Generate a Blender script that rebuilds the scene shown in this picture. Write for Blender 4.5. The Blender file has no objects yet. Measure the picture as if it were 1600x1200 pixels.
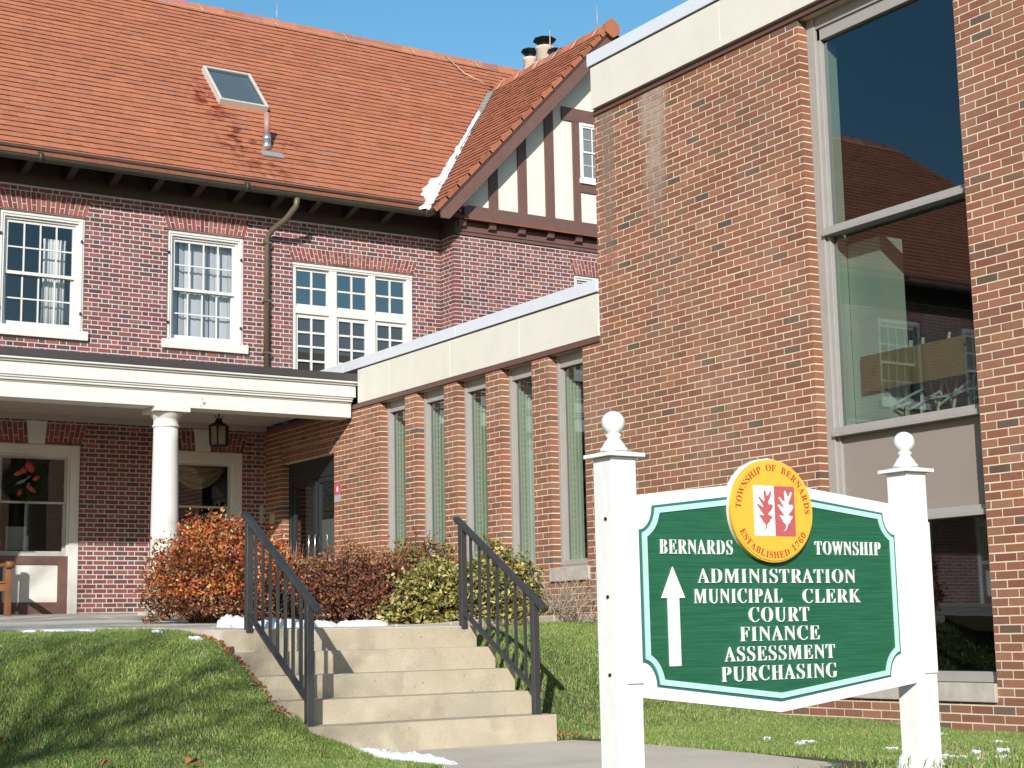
import bpy, math, random
import numpy as np
from mathutils import Vector, Matrix, noise

sc = bpy.context.scene
C = sc.collection
R = math.radians

# ------------------------------------------------------------------ camera, world, sun, exposure
cam = bpy.data.cameras.new("camera")
camo = bpy.data.objects.new("camera", cam)
C.objects.link(camo)
YAW, PITCH, ROLL, FPX = 0.573880896, 0.153980372, -0.0198789807, 2490.56
fw = Vector((math.sin(YAW)*math.cos(PITCH), math.cos(YAW)*math.cos(PITCH), math.sin(PITCH)))
rt = Vector((math.cos(YAW), -math.sin(YAW), 0)); up = rt.cross(fw)
r2 = math.cos(ROLL)*rt + math.sin(ROLL)*up; u2 = -math.sin(ROLL)*rt + math.cos(ROLL)*up
camo.matrix_world = Matrix(((r2.x, u2.x, -fw.x, 0), (r2.y, u2.y, -fw.y, 0), (r2.z, u2.z, -fw.z, 0), (0, 0, 0, 1)))
cam.sensor_fit = 'HORIZONTAL'; cam.sensor_width = 36; cam.lens = 36*FPX/1600
cam.clip_start = .05; cam.clip_end = 2000
sc.camera = camo

w = bpy.data.worlds.new("World"); sc.world = w; w.use_nodes = True
nt = w.node_tree
sky = nt.nodes.new('ShaderNodeTexSky'); sky.sky_type = 'NISHITA'; sky.sun_disc = False
SUN = Vector((-.80, -1.0, .54)).normalized()
sky.sun_elevation = math.asin(SUN.z); sky.sun_rotation = math.atan2(SUN.x, SUN.y)
sky.air_density = 1.0; sky.dust_density = .3; sky.ozone_density = .7; sky.altitude = 100
bg = nt.nodes['Background']; hs = nt.nodes.new('ShaderNodeHueSaturation'); hs.inputs['Hue'].default_value = .488; hs.inputs['Saturation'].default_value = 1.33
nt.links.new(sky.outputs[0], hs.inputs['Color']); nt.links.new(hs.outputs[0], bg.inputs[0]); bg.inputs[1].default_value = .122

sl = bpy.data.lights.new("sun", 'SUN'); sl.energy = 4.6; sl.angle = R(.53); sl.color = (1, .955, .89)
so = bpy.data.objects.new("sun", sl); C.objects.link(so)
so.rotation_euler = SUN.to_track_quat('Z', 'Y').to_euler()
sc.view_settings.view_transform = 'Standard'; sc.view_settings.look = 'None'
sc.view_settings.exposure = .38; sc.view_settings.gamma = 1
sc.cycles.max_bounces = 6; sc.cycles.transparent_max_bounces = 12
sc.cycles.caustics_reflective = False; sc.cycles.caustics_refractive = False

# ------------------------------------------------------------------ helpers
def lerp(a, b, t): return a + (b-a)*t
def cl(x, a=0., b=1.): return max(a, min(b, x))

class F:
    def __init__(s, o, U, V, N):
        s.o, s.U, s.V, s.N = Vector(o), Vector(U), Vector(V), Vector(N)
        s.flip = s.U.dot(s.V.cross(s.N)) < 0
    def p(s, u, v, n=0.): return s.o + s.U*u + s.V*v + s.N*n

W = F((0, 0, 0), (1, 0, 0), (0, 1, 0), (0, 0, 1))

def pane(mb, u0, u1, v0, v1, n, fr):
    mb.face([fr.p(u0, v0, n), fr.p(u1, v0, n), fr.p(u1, v1, n), fr.p(u0, v1, n)], flip=fr.flip)

class MB:
    def __init__(s): s.v, s.f, s.c, s.sm = [], [], [], []
    def face(s, pts, col=(1, 1, 1), flip=False, smooth=False):
        i = len(s.v); s.v += [tuple(p) for p in pts]
        idx = list(range(i, i+len(pts)))
        if flip: idx.reverse()
        s.f.append(idx); s.c.append(col); s.sm.append(smooth)
    def box(s, u0, u1, v0, v1, n0, n1, fr=W, col=(1, 1, 1), skip=()):
        if u1 < u0: u0, u1 = u1, u0
        if v1 < v0: v0, v1 = v1, v0
        if n1 < n0: n0, n1 = n1, n0
        i = len(s.v)
        s.v += [tuple(fr.p(u, v, n)) for n in (n0, n1) for v in (v0, v1) for u in (u0, u1)]
        fs = {'b': (0, 2, 3, 1), 'f': (4, 5, 7, 6), 'd': (0, 1, 5, 4), 't': (2, 6, 7, 3), 'l': (0, 4, 6, 2), 'r': (1, 3, 7, 5)}
        for k, q in fs.items():
            if k in skip: continue
            idx = [i+a for a in q]
            if fr.flip: idx.reverse()
            s.f.append(idx); s.c.append(col); s.sm.append(False)
    def prism(s, poly, n0, n1, fr=W, col=(1, 1, 1), back=True):
        i = len(s.v); m = len(poly)
        a = sum(poly[k][0]*poly[(k+1) % m][1]-poly[(k+1) % m][0]*poly[k][1] for k in range(m))
        if a < 0: poly = poly[::-1]
        s.v += [tuple(fr.p(u, v, n0)) for u, v in poly] + [tuple(fr.p(u, v, n1)) for u, v in poly]
        fs = [list(range(i+m, i+2*m))]
        if back: fs.append(list(range(i+m-1, i-1, -1)))
        for k in range(m):
            j = (k+1) % m; fs.append([i+k, i+j, i+m+j, i+m+k])
        for q in fs:
            if fr.flip: q.reverse()
            s.f.append(q); s.c.append(col); s.sm.append(False)
    def tube(s, pts, rad, seg=8, col=(1, 1, 1), cap=True, smooth=True):
        pts = [Vector(p) for p in pts]; i0 = len(s.v); n = len(pts)
        rad = rad if isinstance(rad, (list, tuple)) else [rad]*n
        ref = None
        for k, p in enumerate(pts):
            d = (pts[min(k+1, n-1)] - pts[max(k-1, 0)]).normalized()
            if ref is None:
                ref = d.cross(Vector((0, 0, 1)) if abs(d.z) < .9 else Vector((1, 0, 0))).normalized()
            a = (ref - d*ref.dot(d)).normalized(); b = d.cross(a); ref = a
            for q in range(seg):
                t = 2*math.pi*q/seg
                s.v.append(tuple(p + (a*math.cos(t)+b*math.sin(t))*rad[k]))
        for k in range(n-1):
            for q in range(seg):
                r = (q+1) % seg
                s.f.append([i0+k*seg+q, i0+k*seg+r, i0+(k+1)*seg+r, i0+(k+1)*seg+q]); s.c.append(col); s.sm.append(smooth)
        if cap:
            s.f.append([i0+q for q in range(seg)][::-1]); s.c.append(col); s.sm.append(False)
            s.f.append([i0+(n-1)*seg+q for q in range(seg)]); s.c.append(col); s.sm.append(False)
    def bar(s, a, b, wx, wy, col=(1, 1, 1), upv=(0, 0, 1)):
        a, b = Vector(a), Vector(b); d = (b-a).normalized(); sd = d.cross(Vector(upv)).normalized(); u = sd.cross(d)
        fr = F(a, sd, d, u)   # right handed? sd x d = ...
        s.box(-wx/2, wx/2, 0, (b-a).length, -wy/2, wy/2, fr, col)
    def lathe(s, cx, cy, prof, seg=32, col=(1, 1, 1), smooth=True):
        i0 = len(s.v)
        for r, z in prof:
            for q in range(seg):
                t = 2*math.pi*q/seg; s.v.append((cx+r*math.cos(t), cy+r*math.sin(t), z))
        for k in range(len(prof)-1):
            for q in range(seg):
                r = (q+1) % seg
                s.f.append([i0+k*seg+q, i0+k*seg+r, i0+(k+1)*seg+r, i0+(k+1)*seg+q]); s.c.append(col); s.sm.append(smooth)
        s.f.append([i0+q for q in range(seg)][::-1]); s.c.append(col); s.sm.append(False)
        s.f.append([i0+(len(prof)-1)*seg+q for q in range(seg)]); s.c.append(col); s.sm.append(False)
    def obj(s, name, mat, parent=None, bevel=0, **kw):
        me = bpy.data.meshes.new(name); me.from_pydata(s.v, [], s.f)
        at = me.attributes.new('col', 'FLOAT_COLOR', 'FACE')
        arr = np.ones((len(s.f), 4), np.float32)
        if s.c: arr[:, :3] = np.array(s.c, np.float32)
        at.data.foreach_set('color', arr.ravel())
        me.polygons.foreach_set('use_smooth', s.sm)
        me.materials.append(mat); me.update()
        o = bpy.data.objects.new(name, me); C.objects.link(o)
        if parent is not None: o.parent = parent
        if bevel:
            b = o.modifiers.new('bevel', 'BEVEL'); b.width = bevel; b.segments = 2; b.limit_method = 'ANGLE'; b.angle_limit = R(40)
        for k, v in kw.items(): o[k] = v
        return o

def thing(name, label, cat, group=None):
    o = bpy.data.objects.new(name, None); C.objects.link(o); o.empty_display_size = .2
    o['label'] = label; o['category'] = cat
    if group: o['group'] = group
    return o
def tag(o, label, cat, group=None):
    o['label'] = label; o['category'] = cat
    if group: o['group'] = group
    return o
def copy_tree(o, parent=None):
    c = o.copy(); C.objects.link(c); c.parent = parent
    for ch in list(o.children): copy_tree(ch, c)
    return c

# ------------------------------------------------------------------ materials
def mat(name, base=(.8, .8, .8), rough=.6, metal=0, attr=False, noise_amt=0., noise_scale=5., bump=0., bump_scale=60., spec=.5, extra=None, noise_col=None, two=None, coat=0):
    m = bpy.data.materials.new(name); m.use_nodes = True; n = m.node_tree; L = n.links
    b = n.nodes['Principled BSDF']; b.inputs['Roughness'].default_value = rough; b.inputs['Metallic'].default_value = metal
    b.inputs['Specular IOR Level'].default_value = spec
    if coat: b.inputs['Coat Weight'].default_value = coat
    tc = n.nodes.new('ShaderNodeTexCoord')
    col = None
    rgb = n.nodes.new('ShaderNodeRGB'); rgb.outputs[0].default_value = (*base, 1); col = rgb.outputs[0]
    if attr:
        a = n.nodes.new('ShaderNodeAttribute'); a.attribute_name = 'col'
        mx = n.nodes.new('ShaderNodeMix'); mx.data_type = 'RGBA'; mx.blend_type = 'MULTIPLY'; mx.inputs[0].default_value = 1
        L.new(col, mx.inputs[6]); L.new(a.outputs['Color'], mx.inputs[7]); col = mx.outputs[2]
    if noise_amt:
        nz = n.nodes.new('ShaderNodeTexNoise'); nz.inputs['Scale'].default_value = noise_scale; nz.inputs['Detail'].default_value = 6; nz.inputs['Roughness'].default_value = .65
        L.new(tc.outputs['Object'], nz.inputs['Vector'])
        rp = n.nodes.new('ShaderNodeMapRange'); rp.inputs[1].default_value = .3; rp.inputs[2].default_value = .7
        rp.inputs[3].default_value = 0; rp.inputs[4].default_value = noise_amt
        L.new(nz.outputs['Fac'], rp.inputs[0])
        mx = n.nodes.new('ShaderNodeMix'); mx.data_type = 'RGBA'; L.new(rp.outputs[0], mx.inputs[0]); L.new(col, mx.inputs[6])
        nc = noise_col or tuple(c*.4 for c in base)
        if noise_col is None:
            m2 = n.nodes.new('ShaderNodeMix'); m2.data_type = 'RGBA'; m2.blend_type = 'MULTIPLY'; m2.inputs[0].default_value = 1
            L.new(col, m2.inputs[6]); m2.inputs[7].default_value = (.45, .42, .4, 1); L.new(m2.outputs[2], mx.inputs[7])
        else: mx.inputs[7].default_value = (*nc, 1)
        col = mx.outputs[2]
    if extra: col = extra(n, L, tc, col)
    L.new(col, b.inputs['Base Color'])
    if bump:
        nb = n.nodes.new('ShaderNodeTexNoise'); nb.inputs['Scale'].default_value = bump_scale; nb.inputs['Detail'].default_value = 5
        L.new(tc.outputs['Object'], nb.inputs['Vector'])
        bp = n.nodes.new('ShaderNodeBump'); bp.inputs['Strength'].default_value = bump; bp.inputs['Distance'].default_value = .01
        L.new(nb.outputs['Fac'], bp.inputs['Height']); L.new(bp.outputs[0], b.inputs['Normal'])
    return m

def blotch(pos, size, colour, amount, scale, lo=.45, hi=.62):
    """a stain with a shape of its own: soft ellipsoid at pos (object space), broken up by noise"""
    def ex(n, L, tc, col):
        mp = n.nodes.new('ShaderNodeMapping'); mp.vector_type = 'TEXTURE'
        mp.inputs['Location'].default_value = pos; mp.inputs['Scale'].default_value = size
        L.new(tc.outputs['Object'], mp.inputs['Vector'])
        ln = n.nodes.new('ShaderNodeVectorMath'); ln.operation = 'LENGTH'; L.new(mp.outputs[0], ln.inputs[0])
        r = n.nodes.new('ShaderNodeMapRange'); r.inputs[1].default_value = .45; r.inputs[2].default_value = 1.; r.inputs[3].default_value = 1; r.inputs[4].default_value = 0
        L.new(ln.outputs['Value'], r.inputs[0])
        nz = n.nodes.new('ShaderNodeTexNoise'); nz.inputs['Scale'].default_value = scale; nz.inputs['Detail'].default_value = 5
        L.new(tc.outputs['Object'], nz.inputs['Vector'])
        r3 = n.nodes.new('ShaderNodeMapRange'); r3.inputs[1].default_value = lo; r3.inputs[2].default_value = hi; L.new(nz.outputs['Fac'], r3.inputs[0])
        m1 = n.nodes.new('ShaderNodeMath'); m1.operation = 'MULTIPLY'; L.new(r.outputs[0], m1.inputs[0]); L.new(r3.outputs[0], m1.inputs[1])
        m3 = n.nodes.new('ShaderNodeMath'); m3.operation = 'MULTIPLY'; L.new(m1.outputs[0], m3.inputs[0]); m3.inputs[1].default_value = amount
        mx = n.nodes.new('ShaderNodeMix'); mx.data_type = 'RGBA'; L.new(m3.outputs[0], mx.inputs[0]); L.new(col, mx.inputs[6]); mx.inputs[7].default_value = (*colour, 1)
        return mx.outputs[2]
    return ex
def wash(scale, colour, amount, lo=.45, hi=.7, stretch=(1, 1, 1)):
    def ex(n, L, tc, col):
        mp = n.nodes.new('ShaderNodeMapping'); mp.inputs['Scale'].default_value = stretch; L.new(tc.outputs['Object'], mp.inputs[0])
        nz = n.nodes.new('ShaderNodeTexNoise'); nz.inputs['Scale'].default_value = scale; nz.inputs['Detail'].default_value = 5; nz.inputs['Roughness'].default_value = .6
        L.new(mp.outputs[0], nz.inputs['Vector'])
        r = n.nodes.new('ShaderNodeMapRange'); r.inputs[1].default_value = lo; r.inputs[2].default_value = hi; r.inputs[4].default_value = amount; L.new(nz.outputs['Fac'], r.inputs[0])
        mx = n.nodes.new('ShaderNodeMix'); mx.data_type = 'RGBA'; L.new(r.outputs[0], mx.inputs[0]); L.new(col, mx.inputs[6]); mx.inputs[7].default_value = (*colour, 1)
        return mx.outputs[2]
    return ex
def chain(*fs):
    def ex(n, L, tc, col):
        for f in fs: col = f(n, L, tc, col)
        return col
    return ex

def glass(name, tint=(.8, .88, .84), refl=1.0, ior=1.5, rough=.0, gt=(1, 1, 1)):
    m = bpy.data.materials.new(name); m.use_nodes = True; n = m.node_tree; L = n.links
    n.nodes.remove(n.nodes['Principled BSDF'])
    out = n.nodes['Material Output']
    t = n.nodes.new('ShaderNodeBsdfTransparent'); t.inputs[0].default_value = (*tint, 1)
    g = n.nodes.new('ShaderNodeBsdfGlossy'); g.inputs['Roughness'].default_value = rough; g.inputs[0].default_value = (*gt, 1)
    f = n.nodes.new('ShaderNodeFresnel')
    ge = n.nodes.new('ShaderNodeNewGeometry'); mi = n.nodes.new('ShaderNodeMapRange'); mi.inputs[3].default_value = ior; mi.inputs[4].default_value = 1/ior
    L.new(ge.outputs['Backfacing'], mi.inputs[0]); L.new(mi.outputs[0], f.inputs[0])
    mu = n.nodes.new('ShaderNodeMath'); mu.operation = 'MULTIPLY'; mu.inputs[1].default_value = refl; mu.use_clamp = True
    L.new(f.outputs[0], mu.inputs[0])
    mx = n.nodes.new('ShaderNodeMixShader'); L.new(mu.outputs[0], mx.inputs[0]); L.new(t.outputs[0], mx.inputs[1]); L.new(g.outputs[0], mx.inputs[2])
    L.new(mx.outputs[0], out.inputs[0]); return m

M = {}
def worn(n, L, tc, col):
    def layer(col, scale, lo, hi, c, amt, detail=4):
        nz = n.nodes.new('ShaderNodeTexNoise'); nz.inputs['Scale'].default_value = scale; nz.inputs['Detail'].default_value = detail
        L.new(tc.outputs['Object'], nz.inputs['Vector'])
        r = n.nodes.new('ShaderNodeMapRange'); r.inputs[1].default_value = lo; r.inputs[2].default_value = hi; r.inputs[4].default_value = amt; L.new(nz.outputs['Fac'], r.inputs[0])
        mx = n.nodes.new('ShaderNodeMix'); mx.data_type = 'RGBA'; L.new(r.outputs[0], mx.inputs[0]); L.new(col, mx.inputs[6]); mx.inputs[7].default_value = (*c, 1)
        return mx.outputs[2]
    col = layer(col, 1.7, .5, .72, (.30, .28, .24), .6)
    col = layer(col, 5, .55, .75, (.52, .46, .36), .5)
    col = layer(col, 38, .69, .74, (.16, .14, .11), .55, 2)
    col = layer(col, 130, .60, .72, (.58, .54, .46), .35, 2)
    col = layer(col, 3.1, .60, .66, (.26, .22, .17), .35, 6)
    return col
M['old_brick'] = mat('old_brick', (1, 1, 1), .85, attr=True, noise_amt=.28, noise_scale=28, bump=.35, bump_scale=90, spec=.2)
M['old_mortar'] = mat('old_mortar', (.56, .52, .51), .9, noise_amt=.35, noise_scale=4, bump=.3, bump_scale=120, spec=.15)
stain = chain(wash(.55, (.20, .13, .09), .35), wash(1.6, (.40, .30, .22), .22, .5, .75, (1, 1, .5)), blotch((9.76, 12.35, 5.1), (.3, .28, 1.1), (.36, .28, .23), .9, 5, .32, .55),
              blotch((9.76, 13.15, 5.2), (.3, .16, 1.6), (.2, .15, .12), .85, 7, .32, .55),
              blotch((9.76, 12.3, 4.0), (.3, .25, 1.0), (.17, .12, .10), .5, 6, .4, .6))
M['new_brick'] = mat('new_brick', (1, 1, 1), .85, attr=True, noise_amt=.3, noise_scale=30, bump=.3, bump_scale=90, spec=.2, extra=stain)
M['new_mortar'] = mat('new_mortar', (.72, .62, .47), .92, noise_amt=.3, noise_scale=3, bump=.25, bump_scale=120, spec=.1, extra=chain(wash(.55, (.50, .41, .30), .5), blotch((9.76, 12.35, 5.0), (.3, .3, 1.3), (.36, .29, .23), .85, 5, .3, .55), blotch((9.76, 13.15, 4.9), (.3, .16, 1.9), (.25, .18, .14), .8, 7, .3, .55)))
M['tile'] = mat('clay_tile', (1, 1, 1), .78, attr=True, noise_amt=.32, noise_scale=9, bump=.3, bump_scale=50, spec=.25,
                extra=chain(blotch((9.22, 23.1, 8.45), (.30, .75, .8), (.16, .012, .008), .85, 6, .45, .56),
                            blotch((9.42, 22.25, 7.6), (.5, 1.0, 1.0), (.10, .014, .008), .75, 4.5, .5, .6),
                            blotch((10.3, 22.35, 7.65), (.3, .2, .22), (.11, .012, .008), .7, 8, .5, .6),
                            blotch((9.6, 21.75, 7.05), (.8, .5, .5), (.12, .02, .01), .6, 6, .5, .62)))
M['white_paint'] = mat('white_paint', (.64, .635, .60), .5, noise_amt=.12, noise_scale=3, bump=.08, bump_scale=30, extra=wash(2.5, (.46, .44, .40), .30, .54, .8, (1.5, 1.5, .5)))
M['sign_white'] = mat('sign_white', (.80, .80, .78), .45, noise_amt=.12, noise_scale=9, bump=.12, bump_scale=22, extra=chain(wash(4, (.55, .56, .50), .35, .56, .78, (2, 2, .4)), wash(60, (.45, .45, .40), .4, .68, .74)))
M['cream'] = mat('cream_fascia', (.67, .64, .56), .6, noise_amt=.12, noise_scale=2.2, bump=.10, bump_scale=12, extra=wash(3, (.48, .44, .36), .30, .52, .8, (1.4, 1.4, .35)))  # streaks are drip stains; the soft mottling also paints in dappled tree shade
M['stucco'] = mat('stucco', (.68, .66, .57), .85, noise_amt=.08, noise_scale=4, bump=.25, bump_scale=140)
M['brown'] = mat('brown_timber', (.145, .075, .062), .6, noise_amt=.35, noise_scale=7, bump=.2, bump_scale=30)
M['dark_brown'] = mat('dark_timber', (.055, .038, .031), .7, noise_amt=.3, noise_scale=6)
M['trim_brown'] = mat('brown_metal_trim', (.13, .065, .05), .45, noise_amt=.2, noise_scale=5)
M['coping'] = mat('coping_metal', (.62, .65, .70), .35, metal=.0, noise_amt=.08, noise_scale=3, spec=.6)
M['gutter'] = mat('gutter_metal', (.055, .052, .036), .4, metal=.2, noise_amt=.4, noise_scale=6)
M['downspout'] = mat('downspout_metal', (.15, .12, .08), .5, metal=.2, noise_amt=.4, noise_scale=9)
M['bronze'] = mat('window_frame_metal', (.36, .34, .315), .45, metal=.1, noise_amt=.15, noise_scale=5)
M['spandrel'] = mat('spandrel_panel', (.27, .225, .195), .6, noise_amt=.10, noise_scale=2)
M['door_metal'] = mat('door_metal', (.03, .035, .04), .4, metal=.3)
M['steel'] = mat('steel', (.6, .6, .6), .25, metal=1)
M['stone'] = mat('limestone_sill', (.48, .44, .38), .85, noise_amt=.5, noise_scale=8, bump=.2, bump_scale=60)
M['concrete'] = mat('concrete', (.47, .41, .305), .9, noise_amt=.35, noise_scale=2.6, bump=.35, bump_scale=70, spec=.2,
                    extra=worn)
M['walk'] = mat('walk_concrete', (.62, .555, .455), .92, noise_amt=.2, noise_scale=1.8, bump=.3, bump_scale=90, spec=.2, extra=chain(wash(.9, (.42, .38, .31), .4), wash(45, (.3, .26, .2), .4, .62, .72)))
M['rail'] = mat('painted_steel', (.036, .038, .040), .45, noise_amt=.3, noise_scale=14, metal=.0, spec=.6, bump=.15, bump_scale=40, extra=wash(38, (.22, .19, .16), .8, .70, .74))
M['snow'] = mat('snow', (.80, .82, .86), .8, bump=.8, bump_scale=45, noise_amt=.25, noise_scale=14, noise_col=(.55, .56, .58))
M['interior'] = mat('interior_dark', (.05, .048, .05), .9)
M['interior_mid'] = mat('interior_wall', (.30, .29, .26), .9)
M['interior_white'] = mat('interior_white', (.72, .74, .66), .8)
M['curtain'] = mat('curtain', (.72, .70, .67), .85, attr=True)
M['screen'] = mat('insect_screen', (.055, .048, .042), .9)
M['swag'] = mat('swag_fabric', (.55, .42, .25), .9)
M['soil'] = mat('soil', (.075, .055, .035), .95, noise_amt=.7, noise_scale=6, noise_col=(.05, .075, .022), bump=.6, bump_scale=25)
M['mulch'] = mat('mulch', (.085, .045, .028), .95, attr=True)
M['grass'] = mat('grass_blades', (1, 1, 1), .65, attr=True, spec=.25)
M['leaf'] = mat('leaf', (1, 1, 1), .6, attr=True, spec=.3)
M['bark'] = mat('bark', (.10, .075, .055), .9, noise_amt=.5, noise_scale=20)
M['wood'] = mat('bench_wood', (.27, .11, .045), .6, noise_amt=.4, noise_scale=12, bump=.2)
M['ply'] = mat('counter_wood', (.45, .27, .10), .5, noise_amt=.4, noise_scale=6)
M['yellow'] = mat('yellow_paint', (.74, .43, .045), .45, noise_amt=.06, noise_scale=8)
M['mint'] = mat('mint_paint', (.42, .72, .62), .5)
M['deepgreen'] = mat('dark_green_paint', (.035, .13, .11), .5)
M['red_paint'] = mat('dark_red_paint', (.42, .035, .03), .5)
M['rose_paint'] = mat('rose_paint', (.45, .10, .11), .5)
M['lead'] = mat('lead_flashing', (.30, .30, .29), .5, noise_amt=.5, noise_scale=25, bump=.5, bump_scale=40)
M['pipe'] = mat('vent_pipe_metal', (.36, .20, .17), .5)
M['shiny'] = mat('pipe_collar_metal', (.55, .55, .55), .3, metal=.8)
M['pot'] = mat('chimney_pot', (.62, .50, .42), .85, noise_amt=.3, noise_scale=8)
M['black'] = mat('black_metal', (.012, .012, .013), .4, metal=.5)
M['cable'] = mat('conductor_cable', (.50, .42, .34), .5, metal=.3)
M['lamp_glass'] = mat('lantern_glass', (.25, .22, .17), .2)
M['bow'] = mat('red_ribbon', (.34, .03, .022), .4)
M['pink'] = mat('pink_notice', (.50, .09, .14), .5)
M['grey_print'] = mat('grey_print', (.36, .38, .38), .5)
M['grey_sash'] = mat('grey_sash', (.42, .42, .40), .5)
M['beige'] = mat('beige_plastic', (.5, .42, .3), .5)

def wood_green(n, L, tc, col):
    mp = n.nodes.new('ShaderNodeMapping'); mp.inputs['Scale'].default_value = (2.5, 2.5, 60)
    L.new(tc.outputs['Object'], mp.inputs[0])
    nz = n.nodes.new('ShaderNodeTexNoise'); nz.inputs['Scale'].default_value = 1.6; nz.inputs['Detail'].default_value = 5
    L.new(mp.outputs[0], nz.inputs['Vector'])
    r = n.nodes.new('ShaderNodeMapRange'); r.inputs[1].default_value = .35; r.inputs[2].default_value = .68; L.new(nz.outputs['Fac'], r.inputs[0])
    mx = n.nodes.new('ShaderNodeMix'); mx.data_type = 'RGBA'; L.new(r.outputs[0], mx.inputs[0]); L.new(col, mx.inputs[6]); mx.inputs[7].default_value = (.018, .120, .060, 1)
    bp = n.nodes.new('ShaderNodeBump'); bp.inputs['Strength'].default_value = .5; bp.inputs['Distance'].default_value = .003
    L.new(nz.outputs['Fac'], bp.inputs['Height']); L.new(bp.outputs[0], n.nodes['Principled BSDF'].inputs['Normal'])
    return mx.outputs[2]
M['green'] = mat('green_sign_paint', (.008, .088, .038), .5, extra=wood_green)

G_A = glass('old_window_glass', (.80, .84, .88), 2.4)
G_T = glass('transom_glass', (.35, .42, .55), 6.5)
G_B = glass('annex_glass', (.50, .575, .53), 2.2, gt=(.8, .9, .95))
G_C = glass('bay_glass', (.42, .50, .46), 3.4, gt=(.62, .70, .76), rough=.02)
G_D = glass('door_glass', (.5, .55, .55), 1.6)

# ------------------------------------------------------------------ terrain
def plane(y): return .05 + .0283*(y-10.95)
LP = ([8.6, 9.5, 9.85, 10.2, 10.6, 10.95, 11.5, 12.1], [0, .02, .17, .48, .76, .90, .985, 1.])
def low(x, y):
    z = -.80 - .045*cl((x-8)/1.8)*cl((9.8-y)/1.2)
    z += .295*cl((4.90-y)/.6)*cl((7-x)/1.5)
    z += .17*cl((5.08-x)/.45)*cl((y-9.2)/.6)*cl((x-3.6)/.6)
    if y < 3.9: z -= 1.1*cl((3.9-y)/3.4)
    return z
def in_walk(x, y, m=0.): return (4.90+m < x < 6.93-m and 6.5 < y < 9.86) or (y > 6.45+m and y < 7.7-m and x < 6.5)
def G(x, y):
    """lawn height (eye level is z = 0)"""
    t = cl((x-4.6)/5.16)
    s = lerp(9.6, 10.55, t); e = lerp(12.1, 13.9, t)
    yy = 8.6 + (y - (s-1.0))*(3.5/(e-s+1.0))
    k = float(np.interp(yy, *LP))
    if 4.6 < x < 6.0 and y < 9.9: return low(x, y) if not in_walk(x, y, .10) else -.87
    if 4.6 < x: k = lerp(k, float(np.interp(yy-.12, *LP)), cl((x-6.3)/.4))
    top = plane(max(y, 10.95)) - .035
    if x < 4.6: k -= .07*cl((x-3.9)/.6)*cl((y-9.85)/.15)*cl((11.1-y)/.5)
    if 4.56 < x < 6.68 and 9.84 < y < 10.95: return -.95
    if in_walk(x, y, .10): return -.87
    return lerp(low(x, y), top, k) + .012*noise.noise(Vector((x*1.3, y*1.3, 0)))

def build_ground():
    xs = np.concatenate([[-400, -150, -60, -25, -12, -6], np.arange(-3, 11, .16), [12, 16, 25, 60, 150, 400]])
    ys = np.concatenate([[-400, -150, -60, -25, -10, -3, 0, 2, 3.5], np.arange(4.6, 15, .16), np.arange(15, 24, .8), [26, 40, 80, 200, 400]])
    v = [(x, y, G(x, y)) for y in ys for x in xs]; n = len(xs)
    f = [(j*n+i, j*n+i+1, (j+1)*n+i+1, (j+1)*n+i) for j in range(len(ys)-1) for i in range(n-1)]
    me = bpy.data.meshes.new('ground'); me.from_pydata(v, [], f); me.polygons.foreach_set('use_smooth', [True]*len(f)); me.materials.append(M['soil'])
    o = bpy.data.objects.new('ground', me); C.objects.link(o); o['kind'] = 'structure'
build_ground()

def sheet(name, poly, zf, th, m, dz=0.):
    """slab following zf, outline poly, triangulated by a grid strip along y"""
    mb = MB()
    import mathutils.geometry as mg
    mb.v = []
    tri = mg.tessellate_polygon([[Vector((x, y, 0)) for x, y in poly]])
    pts = [Vector((x, y, zf(x, y)+dz)) for x, y in poly]
    for t in tri:
        a = [pts[i] for i in t]
        nrm = (a[1]-a[0]).cross(a[2]-a[0])
        mb.face(a, flip=nrm.z < 0)
    m_ = len(poly)
    for k in range(m_):
        a, b = pts[k], pts[(k+1) % m_]
        mb.face([a, b, b-Vector((0, 0, th)), a-Vector((0, 0, th))])
    o = mb.obj(name, m); o['kind'] = 'structure'; return o
pl = lambda x, y: plane(y)
# landing + upper walk + porch paving (slabs with open joints between them)
sheet('upper_walk', [(4.55, 10.965), (6.70, 10.965), (6.70, 11.75), (6.2, 12.6), (5.75, 14.2), (5.6, 16), (6.0, 18.3), (9.70, 18.9), (9.70, 21.9), (-6, 21.9), (-6, 12.25), (4.1, 12.25), (4.5, 12.0)], pl, .16, M['walk'])
for k, (a, b) in enumerate([((4.55, 12.02), (6.5, 12.02))]):
    pass
lw = lambda x, y: -.796
sheet('lower_walk', [(4.93, 9.852), (6.83, 9.852), (6.93, 9.1), (6.9, 7.9), (6.72, 6.95), (6.35, 6.62), (5.6, 6.5), (3, 6.45), (-3, 6.45), (-3, 7.7), (3.8, 7.7), (4.6, 7.9), (4.93, 8.5)], lw, .1, M['walk'])
ed = MB()
for k in range(7):
    a = Vector((6.72+.44*k, 11.98+.245*k, 0)); b = Vector((6.72+.44*(k+.985), 11.98+.245*(k+.985), 0))
    a.z = G(a.x, a.y)+.03; b.z = G(b.x, b.y)+.03
    ed.bar(a, b, .11, .10)
tag(ed.obj('bed_edging', M['walk'], bevel=.008), 'low grey concrete edging between the right lawn and the shrub bed', 'edging')
mm = MB()
rnd = random.Random(5)
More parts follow.
